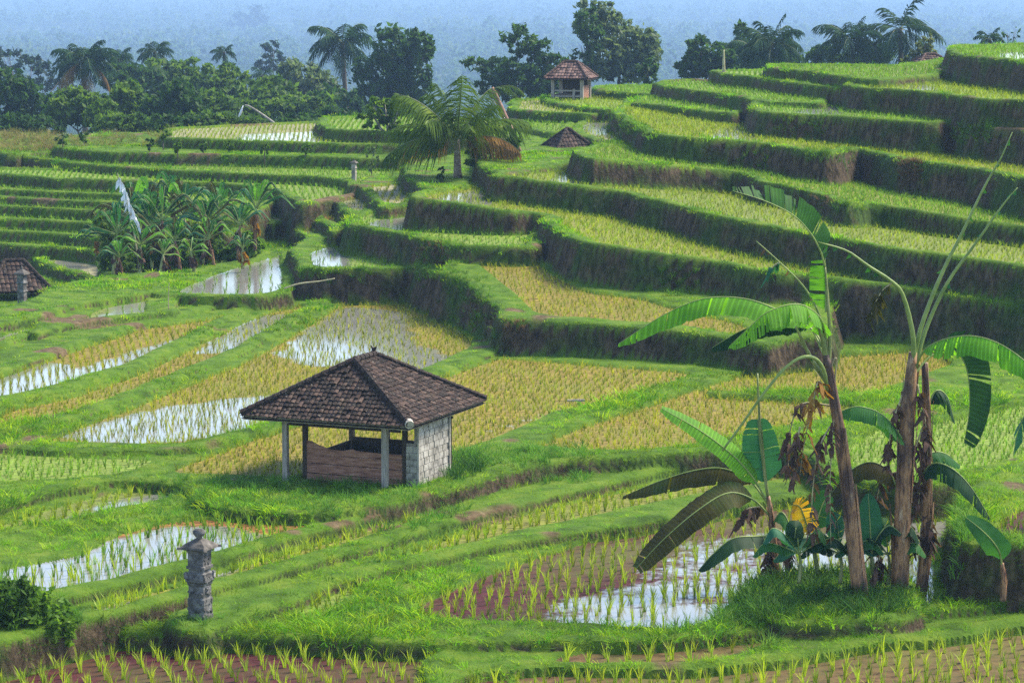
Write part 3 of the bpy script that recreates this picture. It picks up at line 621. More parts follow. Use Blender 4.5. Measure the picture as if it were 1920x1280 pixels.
# forest on the far hills: one mass
def far_forest():
    srcs=[]
    for k in range(3):
        mb=MB(); leaf_cloud(mb,[((0,0,.62),(.36,.36,.33)),((.12,.1,.4),(.3,.3,.25))],90,.13,200+k)
        mb.tube([(0,0,0),(0,0,.5)],[.03,.02],5); srcs.append(D.objects.new('forest_tree',meshdata('forest_tree',mb.v,mb.f,LM[('dark','pale','mid')[k]])))
    for k in range(2):
        mb=MB(); mb.tube([(0,0,0),(.03,0,.5),(.06,0,.8)],[.014,.012,.01],5)
        r=random.Random(k)
        for i in range(13):
            a=i*.483*math.pi+r.random(); e=r.uniform(-.2,.9); p=Vector((.06,0,.8)); L_=.24
            q=[p+Vector((math.cos(a)*t*math.cos(e),math.sin(a)*t*math.cos(e),t*math.sin(e)-1.9*t*t))for t in (0,L_*.5,L_)]
            sd=Vector((-math.sin(a),math.cos(a),0))*.035
            mb.add([q[0]-sd*.3,q[0]+sd*.3,q[1]+sd,q[1]-sd,q[2]],[(0,1,2,3),(3,2,4)])
        srcs.append(D.objects.new('forest_palm',meshdata('forest_palm',mb.v,mb.f,LM['mid'])))
    r=np.random.default_rng(3); n=40000
    y=850*np.exp(r.random(n)**.62*math.log(5600/850)); u=(r.random(n)-.5)*.74
    x=u*y; z=far_z(x,y)-.3
    keep=vnoise(x,y,55,71)+.5+.25*r.random(n)>.36; x,y,z=x[keep],y[keep],z[keep]; n=len(x)
    s=(4.5+9.5*r.random(n)**3)*np.clip(y/1500,.8,1.5)
    scatter('far_forest',np.stack([x,y,z],1),np.stack([0*x,0*x,r.random(n)*6.28],1),s,np.ones((n,3)),srcs)
far_forest()
def haze():
    mb=MB(); mb.box((0,3280,-30),(10500,6700,190))
    m,t,out=newmat('haze'); v=N(t,'ShaderNodeVolumePrincipled'); v.inputs['Color'].default_value=(.43,.65,1.0,1); v.inputs['Density'].default_value=HAZE_D
    v.inputs['Anisotropy'].default_value=.0
    L(t,v.outputs[0],out.inputs['Volume']); o=mb.build('haze',m); o['kind']='stuff'; return o
HAZE_D=.00026
haze()
# ---------------------------------------------------------------- palms and trees
M_FROND={k:leafmat('frond_'+k,s,trans=.3,rough=.75,scale=1.2,spec=.04) for k,s in dict(
  dark=[(.3,(.010,.030,.014)),(.55,(.022,.058,.022)),(.75,(.05,.10,.035))],
  mid=[(.3,(.03,.065,.010)),(.55,(.075,.13,.018)),(.75,(.17,.22,.035))],
  dead=[(.3,(.09,.05,.02)),(.55,(.20,.11,.035)),(.75,(.34,.20,.06))]).items()}
M_RACHIS=simple('palm_rachis',[(.3,(.06,.09,.025)),(.7,(.13,.15,.05))],scale=3,rough=.5)
def frond(mb,c,az,el,length,droop,wid,seed,wind=Vector((0,0,0)),nl=26,lw=.035,hang=.6):
    r=random.Random(seed); d0=Vector((math.cos(az)*math.cos(el),math.sin(az)*math.cos(el),math.sin(el)))
    pts=[]; p=Vector(c); d=d0.copy(); K=12; st=length/K
    for k in range(K+1):
        pts.append(p.copy()); p=p+d*st; d=(d+Vector((0,0,-droop/K))*(.4+1.6*k/K)+wind*(k/K)/K).normalized()
    mb.tube(pts,[.028*(1-.8*k/K)*(length/2.6) for k in range(K+1)],5,1)
    for k in range(nl):
        t=.14+.86*k/nl; q=t*K; i=min(int(q),K-1); f=q-i; P=pts[i].lerp(pts[i+1],f); T=(pts[i+1]-pts[i]).normalized()
        S=T.cross(Vector((0,0,1))); S=S.normalized() if S.length>.05 else Vector((1,0,0)); U=S.cross(T).normalized()
        ll=wid*(math.sin(math.pi*min(1,(.12+.88*t)**.8))**.5+.15)*r.uniform(.85,1.1)
        for sg in (-1,1):
            dd=(S*sg*.85+T*.75+U*.15+Vector((0,0,-hang*r.uniform(.5,1.2)))+wind*.35+Vector((r.uniform(-.1,.1),r.uniform(-.1,.1),0))).normalized()
            w_=T*lw*(length/2.6)*.5
            m=P+dd*ll*.5; e=P+dd*ll+Vector((0,0,-hang*ll*.35))+wind*.1*ll
            mb.add([P-w_*.6,P+w_*.6,m+w_,m-w_,e],[(0,1,2,3),(3,2,4)],0)
M_PALMBARK=simple('young_palm_bark',[(.3,(.10,.07,.05)),(.55,(.24,.19,.14)),(.8,(.40,.34,.27))],scale=5,stretch=(1,1,3),bump=.6)
def palm(base,top,R,label,seed,nf=20,mat='dark',wind=(0,0,0),lean=0,trunk_r=.13,elmin=-.5,elmax=1.25,nl=26,dead=0,group='coconut palms',lw=.10,hang=.95,name='coconut_palm',droopk=1.15,leafk=.34):
    base=Vector(base); top=Vector(top); r=random.Random(seed); w=Vector(wind)
    root=empty(name,base); tag(root,label,'palm tree',group)
    tb=MB(); h=top-base; pts=[]; K=9
    for k in range(K+1):
        t=k/K; pts.append(h*t+Vector((math.sin(t*3)*.12*h.length*lean,0,0))*(1-t)*2)
    tb.tube(pts,[trunk_r*(1.35-.55*(k/K)**.4) for k in range(K+1)],9); tb.build('trunk',M_BARK if mat!='mid' else M_PALMBARK,root,True)
    c=h
    for k in range(nf):
        az=k*2.39996+r.uniform(-.25,.25); q=(k+.5)/nf; el=elmax+(elmin-elmax)*q**.9+r.uniform(-.12,.12)
        mb=MB(); ln=R*r.uniform(.88,1.1)*(1 if q>.12 else .8)
        frond(mb,c+Vector((0,0,.0)),az,el,ln,(1.15+.5*q)*droopk,ln*leafk,seed*100+k,w,nl,lw,hang)
        mb.build('frond',[M_FROND['dead' if k>=nf-dead else mat],M_RACHIS],root)
    return root
def tree(name,label,ells_px,Y,base,mat,seed,n=1600,size=.3,trunk_mat=None,cat='tree',group=None,shell=.5,depth=.9,trunk_r=None,limbs=True,flat=0):
    """ells_px: crown lobes in photo pixels at distance Y; base: foot of trunk in pixels"""
    k=Y/F; r=random.Random(seed); b=at(base[0],base[1],Y); root=empty(name,b); tag(root,label,cat,group)
    ells=[]
    for (cx,cy,rx,ry) in ells_px:
        c=at(cx,cy,Y+r.uniform(-.4,.4)*rx*k)-b; ells.append(((c.x,c.y,c.z),(rx*k,rx*k*depth,ry*k)))
    mb=MB(); leaf_cloud(mb,ells,n,size,seed,shell=shell,flat=flat); mb.build('crown',LM[mat],root)
    cz=sum(e[0][2] for e in ells)/len(ells); cx=sum(e[0][0] for e in ells)/len(ells); H_=max(e[0][2] for e in ells)
    tr=trunk_r or max(.07,.022*H_); tb=MB(); fork=Vector((cx*.5,0,max(.25*H_,.3)))
    tb.tube([(0,0,-.5),(cx*.1,0,fork.z*.5),fork],[tr*1.3,tr,tr*.85],8)
    for e in ells:
        c=Vector(e[0]); mid=fork.lerp(c,.5)+Vector((r.uniform(-.1,.1),r.uniform(-.1,.1),-.05))*H_*.3
        tb.tube([fork,mid,c+Vector((0,0,e[1][2]*.45))],[tr*.7,tr*.45,tr*.12],6)
        for j in range(3):
            q=c+Vector((r.uniform(-.7,.7)*e[1][0],r.uniform(-.7,.7)*e[1][1],r.uniform(-.2,.8)*e[1][2])); tb.tube([mid,mid.lerp(q,.6),q],[tr*.35,tr*.2,tr*.06],5)
    tb.build('trunk',trunk_mat or M_BARK,root,True); return root
def ppalm(cx,cy,bx,by,Y,Rpx,label,seed,**k):
    return palm(at(bx,by,Y),at(cx,cy,Y),Rpx*Y/F,label,seed,**k)
# the young palm in the middle, leaning remains of another beside it
PY=plane_hit(SL['PALM']['pl'],855,333)[1]
pm=ppalm(857,262,858,334,PY,142,'young coconut palm with pale trunk and wind-swept crown on the mid terrace',21,nf=15,mat='mid',wind=(-.25,.1,-.02),trunk_r=.15,elmin=.05,elmax=1.5,nl=46,dead=2,lw=.055,hang=1.1,droopk=.66,leafk=.36)
# palms along the skyline and the left woods
ppalm(642,82,650,225,250,74,'tall coconut palm with round crown left of the dark broadleaf tree',22,nf=20,wind=(.15,0,0),trunk_r=.22)
ppalm(1688,55,1690,140,215,96,'tallest coconut palm on the right skyline, its crown cut by the top edge',23,nf=13,wind=(.0,0,0),trunk_r=.2,elmin=-.75,hang=.7)
ppalm(1596,80,1600,150,215,76,'bushy coconut palm blown leftwards beside the tallest skyline palm',24,nf=20,wind=(-.5,0,0),trunk_r=.2)
ppalm(1446,84,1450,150,205,76,'coconut palm leaning left behind the upper terraces near the bamboo pole',25,nf=22,wind=(-.45,0,.05),trunk_r=.2)
ppalm(1412,92,1415,150,225,58,'smaller dark coconut palm at the left of its leaning neighbour behind the pole',26,nf=16,wind=(-.3,0,.1),trunk_r=.18)
ppalm(1856,74,1856,120,190,34,'small palm top peeping over the highest right terrace',27,nf=12,trunk_r=.15)
ppalm(156,116,160,250,230,76,'large coconut palm with drooping dry fronds in the left woods',28,nf=24,wind=(-.1,0,0),trunk_r=.2,dead=4)
ppalm(222,112,225,250,260,40,'slim coconut palm just right of the large one in the left woods',29,nf=16,trunk_r=.18,wind=(.2,0,0))
ppalm(290,98,292,250,270,40,'coconut palm with flattened crown rising above the left woods',30,nf=16,trunk_r=.18,wind=(.25,0,0))
ppalm(420,98,420,250,290,30,'lone small palm head standing above the middle of the left woods',31,nf=13,trunk_r=.18,wind=(-.15,0,0))
ppalm(492,142,490,250,300,30,'low dark palm between the bushes left of the pale trees',32,nf=12,trunk_r=.18)
# broadleaf trees
tree('broadleaf_tree','tall dense dark green tree right of the tall palm',[(742,92,42,42),(715,140,46,40),(780,82,30,26),(700,185,34,36),(768,140,42,48),(740,185,50,40),(805,88,14,12)],235,(740,240),'dark',41,6500,.3)
tree('broadleaf_tree','small pale green tree with whitish trunk before the dark terrace wall',[(722,208,34,26),(752,196,22,18),(700,222,24,18),(740,230,26,16)],131,(727,274),'mid',42,1100,.16,M_PALEBARK,trunk_r=.12)
tree('broadleaf_tree','airy tree with layered flat boughs left of the hilltop hut',[(972,78,30,26),(1008,100,26,26),(940,122,52,13),(893,120,26,10),(1040,112,24,18),(985,150,62,34),(930,160,34,26),(1015,160,34,26)],215,(975,200),'dark',43,4600,.26,shell=.35)
tree('broadleaf_tree','tall open crowned tree behind the hilltop hut',[(1106,42,32,36),(1140,30,26,24),(1160,70,44,38),(1200,98,36,36),(1218,80,22,22),(1135,108,46,40),(1180,132,46,22)],225,(1160,175),'pale',44,6000,.26,shell=.35)
tree('broadleaf_tree','dark lower half tree standing inside the tall open crowned tree',[(1100,40,22,28),(1108,70,22,26),(1090,100,20,30)],222,(1105,170),'dark',45,900,.27)
tree('shrub','round dark bush at the right foot of the tall open tree',[(1214,135,20,26)],205,(1214,168),'dark',46,500,.2,cat='bush',limbs=False)
tree('broadleaf_tree','rounded tree left of the bamboo pole on the right skyline',[(1312,92,24,22),(1332,112,40,30),(1296,128,30,20),(1360,124,24,24)],215,(1325,165),'dark',47,3000,.26)
tree('broadleaf_tree','leafy tree behind the bamboo pole under the leaning palms',[(1390,70,16,24),(1395,110,34,34),(1430,128,50,22),(1482,78,9,16),(1485,118,26,20)],235,(1400,165),'dark',48,3200,.27)
tree('shrub','low bushes under the bushy palm on the right skyline',[(1540,110,26,22),(1600,118,40,16),(1640,104,34,22)],225,(1590,160),'dark',49,2600,.27,cat='bush')
tree('shrub','olive green bush right of the tallest skyline palm',[(1735,92,20,24),(1715,112,24,18)],212,(1730,150),'olive',50,700,.22,cat='bush')
tree('broadleaf_tree','thin twiggy treetop at the upper right corner',[(1888,66,10,14),(1905,62,8,12),(1875,74,8,8)],200,(1890,110),'dark',51,90,.12,trunk_r=.05)
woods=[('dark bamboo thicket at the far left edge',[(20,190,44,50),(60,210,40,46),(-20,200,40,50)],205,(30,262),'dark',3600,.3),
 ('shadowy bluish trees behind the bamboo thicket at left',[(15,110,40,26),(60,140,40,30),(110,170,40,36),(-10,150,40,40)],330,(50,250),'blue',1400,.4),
 ('round green tree under the large drooping palm',[(140,200,44,32),(178,212,34,32),(112,214,26,26)],185,(150,262),'mid',2800,.25),
 ('sprawling bush with small trunk beside the round green tree',[(180,228,26,26),(196,212,22,22)],175,(182,268),'mid',800,.2),
 ('yellowish topped tree under the slim palm',[(236,186,34,30),(250,212,36,28),(215,212,26,26)],188,(240,255),'mid',2600,.25),
 ('tall dark tree between the slim palm and the flattened palm',[(235,150,40,30),(270,160,40,30)],245,(250,250),'dark',2400,.3),
 ('dark rounded tree in the centre of the left woods',[(330,192,42,38),(300,210,34,30),(358,214,28,28)],185,(330,252),'dark',3000,.26),
 ('leafy tree under the palm with flattened crown',[(305,140,40,28),(345,140,34,28),(330,160,50,26)],250,(320,250),'mid',2600,.3),
 ('broad green tree under the lone palm head',[(400,150,44,24),(432,145,30,24),(405,180,56,30),(450,180,40,28)],235,(415,250),'mid',3600,.3),
 ('grey green bushy tree behind the bent white pole',[(500,182,48,34),(470,205,44,30),(540,205,40,30)],215,(500,250),'mid',3400,.28),
 ('pale feathery tree at the right of the left woods',[(560,150,40,34),(590,175,44,38),(540,185,40,30)],255,(570,250),'pale',3600,.3),
 ('dark green trees beside the trunk of the tall palm',[(610,200,34,34),(655,205,28,34),(590,225,40,24)],225,(620,250),'dark',2600,.3),
 ('dense low bush at the foot of the left woods',[(400,228,44,18),(450,232,40,16),(360,232,30,16)],172,(410,252),'mid',2400,.2),
 ('low bush right of the bent white pole',[(560,232,44,16),(520,236,30,12)],168,(550,250),'dark',1800,.2),
 ('low dark bush under the bamboo thicket at the far left',[(40,236,46,22),(0,240,40,24),(88,240,30,18)],176,(40,268),'dark',2000,.2),
 ('broad low bush under the slim palm',[(215,232,40,22),(262,236,34,20)],172,(235,262),'mid',1900,.2),
 ('low hedge-like bush left of the bent white pole',[(310,234,36,18),(345,236,30,16)],170,(325,258),'dark',1600,.2),
 ('dense dark bush at the right end of the left woods',[(620,225,36,22),(585,236,30,16),(660,232,28,20)],180,(620,250),'dark',2200,.22),
 ('mid height tree filling the gap under the lone palm head',[(385,200,40,26),(430,208,36,24),(470,215,30,22)],195,(420,250),'mid',2600,.25),
 ('mid height dark tree left of the tall palm trunk',[(520,212,34,26),(565,212,34,26),(600,205,30,28)],205,(560,250),'mid',2600,.26),
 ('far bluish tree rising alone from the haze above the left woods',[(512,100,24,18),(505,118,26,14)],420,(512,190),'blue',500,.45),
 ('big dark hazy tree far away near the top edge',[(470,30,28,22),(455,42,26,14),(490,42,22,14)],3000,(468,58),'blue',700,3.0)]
for i,(lab,el,Y,b,mt,n,sz) in enumerate(woods):
    tree('shrub' if 'bush ' in lab[:30] and 'tree' not in lab else 'broadleaf_tree',lab,el,Y,b,mt,60+i,n,sz,group='woods on the left',cat='bush' if ('bush' in lab and 'tree' not in lab) else 'tree')
# small shrubs growing along the upper left terrace
for i,(x,y,rx,ry,by,mt,lab) in enumerate([(118,262,13,12,278,'dark','dark round shrub at the left end of the upper left terrace'),(158,258,11,10,272,'dark','small dark shrub second from the left end of the upper left terrace'),
  (306,246,11,16,282,'mid','tall yellowish shrub at the corner of the upper left paddy'),(281,270,8,10,284,'dark','dark bushlet just left of the tall yellowish shrub'),
  (333,277,8,9,290,'mid','first little shrub before the long dark wall, counted from the left'),(381,275,7,9,288,'mid','second little shrub before the long dark wall, counted from the left'),
  (430,275,8,9,288,'mid','third little shrub before the long dark wall, counted from the left'),(496,281,9,11,294,'mid','fourth little shrub before the long dark wall, counted from the left'),(573,279,9,11,294,'mid','rightmost little shrub before the long dark wall'),
  (697,300,14,22,330,'pale','thin pale sapling right of the little white shrine'),(828,326,10,13,340,'dark','dark bushlet left of the young palm trunk')]):
    Yb=plane_hit(SL['L2']['pl'],x,by)[1] if i<9 else (plane_hit(SL['L3']['pl'],x,by)[1] if i==9 else plane_hit(SL['PALM']['pl'],x,by)[1])
    tree('shrub',lab,[(x,y,rx,ry)],Yb,(x,by),mt,120+i,170,.085,cat='shrub',group='small shrubs on the terraces',trunk_r=.025)
# large bush at the lower left corner
YB=plane_hit(SL['BANK']['pl'],60,1206)[1]
tree('leafy_bush','large dark green bush at the lower left corner beside the pond',[(60,1160,70,52),(15,1150,56,62),(108,1178,38,34),(-35,1165,60,66),(45,1118,42,30),(60,1192,70,26)],YB,(50,1212),'bush',140,6500,.075,cat='bush',trunk_r=.05)
# ---------------------------------------------------------------- field huts
def tile_mat(name,stops,moss=.25):
    m,t,out=newmat(name); b=N(t,'ShaderNodeBsdfPrincipled'); b.inputs['Roughness'].default_value=.85; b.inputs['Specular IOR Level'].default_value=.25
    c=coords(t); a=N(t,'ShaderNodeAttribute',attribute_name='tile').outputs['Fac']
    col=ramp(t,a,stops)
    sp=ramp(t,noise(t,24,4,c,.75),[(.57,(0,0,0)),(.66,(1,1,1))])
    col=mixc(t,math_(t,'MULTIPLY',sp,.5),col,(.34,.30,.23))
    ms=ramp(t,noise(t,2.2,5,c,.6),[(.55,(0,0,0)),(.72,(1,1,1))])
    col=mixc(t,math_(t,'MULTIPLY',ms,moss),col,(.055,.06,.03))
    L(t,col,b.inputs['Base Color']); bp=N(t,'ShaderNodeBump'); bp.inputs['Strength'].default_value=.5; bp.inputs['Distance'].default_value=.01
    L(t,noise(t,60,4,c),bp.inputs['Height']); L(t,bp.outputs[0],b.inputs['Normal']); L(t,b.outputs[0],out.inputs[0]); return m
M_TILE=tile_mat('roof_tiles',[(.0,(.009,.005,.004)),(.5,(.027,.014,.010)),(.8,(.050,.027,.019)),(1,(.10,.062,.045))])
M_TILE2=tile_mat('old_roof_tiles',[(.0,(.03,.016,.014)),(.5,(.10,.05,.04)),(1,(.18,.11,.09))],.1)
M_WOOD=simple('weathered_wood',[(.3,(.06,.045,.032)),(.55,(.14,.105,.075)),(.8,(.25,.21,.16))],scale=5,stretch=(6,6,.7),bump=.4)
M_DARKWOOD=simple('dark_wood',[(.3,(.025,.018,.013)),(.6,(.06,.043,.03)),(.8,(.11,.08,.06))],scale=5,stretch=(6,6,.7),bump=.3)
M_PLANK=simple('plank_wood',[(.3,(.11,.05,.035)),(.5,(.27,.13,.085)),(.7,(.40,.23,.16)),(.85,(.48,.36,.27))],scale=2.2,stretch=(1.2,1.2,9),bump=.3,detail=7)
M_POST=simple('grey_post',[(.3,(.16,.14,.12)),(.6,(.33,.29,.25)),(.8,(.45,.41,.36))],scale=5,stretch=(5,5,.8),bump=.3)
def block_mat():
    m,t,out=newmat('whitewashed_blocks'); b=N(t,'ShaderNodeBsdfPrincipled'); b.inputs['Roughness'].default_value=.9
    c=coords(t); f=noise(t,4,6,c,.65)
    col=ramp(t,f,[(.3,(.08,.07,.055)),(.5,(.30,.275,.24)),(.75,(.48,.45,.41))])
    L(t,col,b.inputs['Base Color']); bp=N(t,'ShaderNodeBump'); bp.inputs['Strength'].default_value=.5; bp.inputs['Distance'].default_value=.02
    L(t,noise(t,18,4,c),bp.inputs['Height']); L(t,bp.outputs[0],b.inputs['Normal']); L(t,b.outputs[0],out.inputs[0]); return m
M_BLOCK=block_mat(); M_MORTAR=simple('mortar',[(.3,(.16,.14,.12)),(.7,(.30,.27,.23))],scale=9)
def hip_roof(hx,hy,rise,ridge,axis,mat,tw=.115,tr=.125,thick=.07):
    """tiled hip roof about the origin (eave at z=0), ridge of half length `ridge` along axis; real tile relief"""
    V=[];Fc=[];TI=[]
    rng=np.random.default_rng(int(hx*100)+3)
    if axis=='y': R=[Vector((0,-ridge,rise)),Vector((0,ridge,rise))]
    else: R=[Vector((-ridge,0,rise)),Vector((ridge,0,rise))]
    c=[Vector((-hx,-hy,0)),Vector((hx,-hy,0)),Vector((hx,hy,0)),Vector((-hx,hy,0))]
    near=lambda p: min(R,key=lambda q:(q-p).length)
    for k in range(4):
        A,B=c[k],c[(k+1)%4]; d=B-A
        along=(axis=='y')==(abs(d.y)>abs(d.x))
        if along: TA,TB=near(A),near(B)
        else: TA=TB=near((A+B)/2)
        n=(B-A).cross(TA-A).normalized(); 
        if n.z<0: n=-n
        Lw=d.length; sl=((TA+TB)/2-(A+B)/2).length; nrow=max(3,int(sl/tr)); SUB=6
        ncol=max(4,int(Lw/tw))
        for r_ in range(nrow):
            for sub in range(2):
                pass
            t0,t1=r_/nrow,(r_+1)/nrow
            cols=rng.random(ncol+2)
            jit=rng.normal(0,.008,ncol+2)
            for cI in range(ncol):
                us_=[cI/ncol+q/(ncol*SUB) for q in range(SUB+1)]
                base=len(V)
                for tt,lift in ((t0-.02,.028),(t1,.0)):
                    tt=max(tt,-.015)
                    e0=A.lerp(TA,tt); e1=B.lerp(TB,tt)
                    full=A.lerp(B,0)
                    for q,u in enumerate(us_):
                        # clip u to the hip edges
                        p=A.lerp(B,u)+((TA+TB)/2-(A+B)/2)*tt
                        lo=(e0-A).dot(d)/d.dot(d); hi=(e1-A).dot(d)/d.dot(d)
                        uu=min(max(u,lo),hi); p=A+d*uu+((TA+TB)/2-(A+B)/2-d*(((TA+TB)/2-(A+B)/2).dot(d)/d.dot(d)))*tt
                        ph=q/SUB; prof=.026*math.sin(math.pi*ph)**.7
                        V.append(p+n*(lift+prof+jit[cI]))
                W_=SUB+1
                for q in range(SUB):
                    a,b_,c_,d_=base+q,base+q+1,base+W_+q+1,base+W_+q
                    if (V[a]-V[b_]).length<1e-5 and (V[c_]-V[d_]).length<1e-5: continue
                    Fc.append((a,b_,c_,d_)); TI.append(cols[cI])
                # little front edge
                for q in range(SUB):
                    a,b_=base+q,base+q+1; n0=len(V); V.append(V[a]-n*.02); V.append(V[b_]-n*.02); Fc.append((n0,n0+1,b_,a)); TI.append(cols[cI]*.6)
    # underside
    n0=len(V); V+= [v-Vector((0,0,thick)) for v in c]+[R[0]-Vector((0,0,thick)),R[1]-Vector((0,0,thick))]
    if axis=='y': fs=[(0,1,4),(1,2,5,4),(2,3,5),(3,0,4,5)]
    else: fs=[(0,1,5,4),(1,2,5),(2,3,4,5),(3,0,4)]
    Fc+=[tuple(n0+i for i in reversed(f)) for f in fs]; TI+=[.2]*len(fs)
    me=meshdata('roof',V,Fc,mat); a=me.attributes.new('tile','FLOAT','FACE'); a.data.foreach_set('value',TI)
    hips=[(p,near(p)) for p in c]; return me,hips,R
def hip_caps(mb,hips,R,rad=.075,step=.2):
    for a,b in hips+[(R[0],R[1])]:
        n=max(2,int((b-a).length/step))
        for i in range(n):
            p=a.lerp(b,i/n)+Vector((0,0,.045)); q=a.lerp(b,(i+1.12)/n)+Vector((0,0,.045)); mb.tube([p,q],[rad*1.12,rad*.9],8)
    mb.v=[tuple(v) for v in mb.v]
def tileattr(me,v=None):
    r=np.random.default_rng(4); a=me.attributes.new('tile','FLOAT','FACE'); a.data.foreach_set('value',(r.random(len(me.polygons))*.5).astype(np.float32))
HZ=-11.4
def main_hut():
    root=empty('field_hut',(-3.335,63.9,HZ),math.radians(-23)); tag(root,'large open-sided farm hut with dark tiled hip roof and plank wall, nearest of the huts','hut')
    EZ=1.50; h=2.08
    me,hips,R=hip_roof(h,h,1.12,.52,'y',M_TILE); roof=obj('roof',me,root,(0,0,EZ))
    mb=MB(); hip_caps(mb,hips,R); rc=mb.build('ridge_cap',M_TILE,roof); tileattr(rc.data)
    mb=MB(); p=R[1]+Vector((0,-.05,.05)); mb.tube([p,p+Vector((0,0,.05)),p+Vector((0,0,.09)),p+Vector((.03,0,.14)),p+Vector((.07,0,.16))],[.07,.075,.05,.03,.015],8); mb.tube([p+Vector((0,0,.08)),p+Vector((-.05,0,.15)),p+Vector((-.08,0,.19))],[.035,.02,.01],6)
    f=mb.build('finial',M_TILE,roof); tileattr(f.data)
    mb=MB(); c=hips[1][0]+Vector((-.02,.04,.06)); mb.tube([c+Vector((.03,-.05,-.02)),c+Vector((-.05,.06,.03))],[.10,.09],10); mb.build('hip_end',simple('pale_cement',[(.3,(.25,.22,.18)),(.7,(.5,.45,.38))],scale=9),roof)
    # fascia under the eave
    mb=MB()
    for sx,sy,lx,ly in ((0,-1,2*h-.1,.03),(0,1,2*h-.1,.03),(1,0,.03,2*h-.16),(-1,0,.03,2*h-.16)):
        mb.box((sx*(h-.06),sy*(h-.06),EZ-.055),(lx,ly,.09))
    mb.build('eave_board',simple('eave_wood',[(.3,(.10,.085,.06)),(.7,(.30,.27,.20))],scale=8,stretch=(1,1,1)),root)
    def post(x,y,w,z0,z1,mat):
        m=MB(); m.box((0,0,(z0+z1)/2),(w,w,z1-z0)); m.build('post',mat,root,loc=(x,y,0))
    post(-1.23,-1.56,.115,-.4,EZ-.06,M_POST); post(1.24,-1.56,.125,-.4,EZ-.06,M_POST)
    post(-.96,-1.12,.10,-.2,EZ,M_DARKWOOD); post(1.52,-1.12,.10,-.2,EZ,M_DARKWOOD)
    post(-.96,1.25,.11,-.2,EZ,M_WOOD); post(-.05,1.25,.11,-.2,EZ,M_WOOD); post(.25,.5,.11,-.2,EZ+.3,M_DARKWOOD); post(1.52,1.25,.10,-.2,EZ,M_DARKWOOD)
    # rails and tie beams
    for (a,b,w) in (((-1.5,-1.2,1.22),(1.45,-1.2,1.22),.03),((-.1,.55,1.02),(1.6,.55,1.06),.035),((-1.23,-1.56,1.40),(1.24,-1.56,1.40),.05),((-.96,1.25,1.36),(1.52,1.25,1.36),.05),((-.96,-1.12,1.38),(1.52,-1.12,1.38),.045),((-1.2,1.3,1.18),(1.6,1.3,1.18),.025)):
        m=MB(); m.tube([a,b],w,6); m.build('rail',M_DARKWOOD,root)
    # plank front, its top board slumped
    m=MB(); r=random.Random(5); z=-.10
    for i,hh in enumerate((.225,.225,.215)):
        m.box((.28,-1.14+r.uniform(-.008,.008),z+hh/2),(2.42,.035,hh-.016),Matrix.Rotation(r.uniform(-.006,.006),3,'Y')); z+=hh
    # broken upper board: high at both ends, sagging between
    top=[(-.93,.30),(-.80,.29),(-.60,.20),(-.30,.13),(.0,.12),(.25,.17),(.32,.14),(.9,.12),(1.49,.12)]
    vs=[];fs=[]
    for x,hh in top: vs+=[(x,-1.155,z),(x,-1.155,z+hh),(x,-1.12,z),(x,-1.12,z+hh)]
    for i in range(len(top)-1):
        a=4*i; b=a+4; fs+=[(a,b,b+1,a+1),(a+2,a+3,b+3,b+2),(a+1,b+1,b+3,a+3)]
    m.add(vs,fs); m.build('plank_wall',M_PLANK,root)
    # dark low back and left board walls, platform
    m=MB(); m.box((.28,1.2,.22),(2.4,.04,.75)); m.build('back_wall',M_DARKWOOD,root)
    m=MB(); m.box((-.96,.05,.2),(.04,2.2,.62)); m.build('side_wall',M_DARKWOOD,root)
    m=MB(); m.box((.3,.05,.30),(2.4,2.1,.06)); m.build('platform',M_DARKWOOD,root)
    # block wall: right side and the short return on the front
    m=MB(); m.box((1.80,-.33,.64),(.10,1.60,1.66)); m.box((1.65,-1.10,.38),(.30,.10,1.16))
    bw=m.build('block_wall',M_MORTAR,root)
    m=MB(); r=random.Random(8); bz=-.15; row=0
    while bz<1.40:
        y=-1.15-(.0 if row%2 else .2); 
        while y<.46:
            y0=max(y,-1.148); y1=min(y+.245,.46)
            if y1-y0>.08: m.box((1.845+r.uniform(-.006,.006),(y0+y1)/2,bz+.075),(.045,y1-y0-.016,.136))
            y+=.26
        if bz<.85:
            x0=1.515
            for xa,xb in (((1.515,1.66),(1.66,1.85)) if row%2 else ((1.515,1.74),(1.74,1.85))):
                m.box(((xa+xb)/2,-1.155,bz+.075),(xb-xa-.014,.03,.136))
        bz+=.15; row+=1
    m.build('block',M_BLOCK,bw)
    m=MB(); m.box((1.84,.50,.62),(.10,.06,1.68)); m.box((1.865,-1.16,.62),(.045,.05,1.68)); m.build('corner_strip',M_BLOCK,bw)
main_hut()
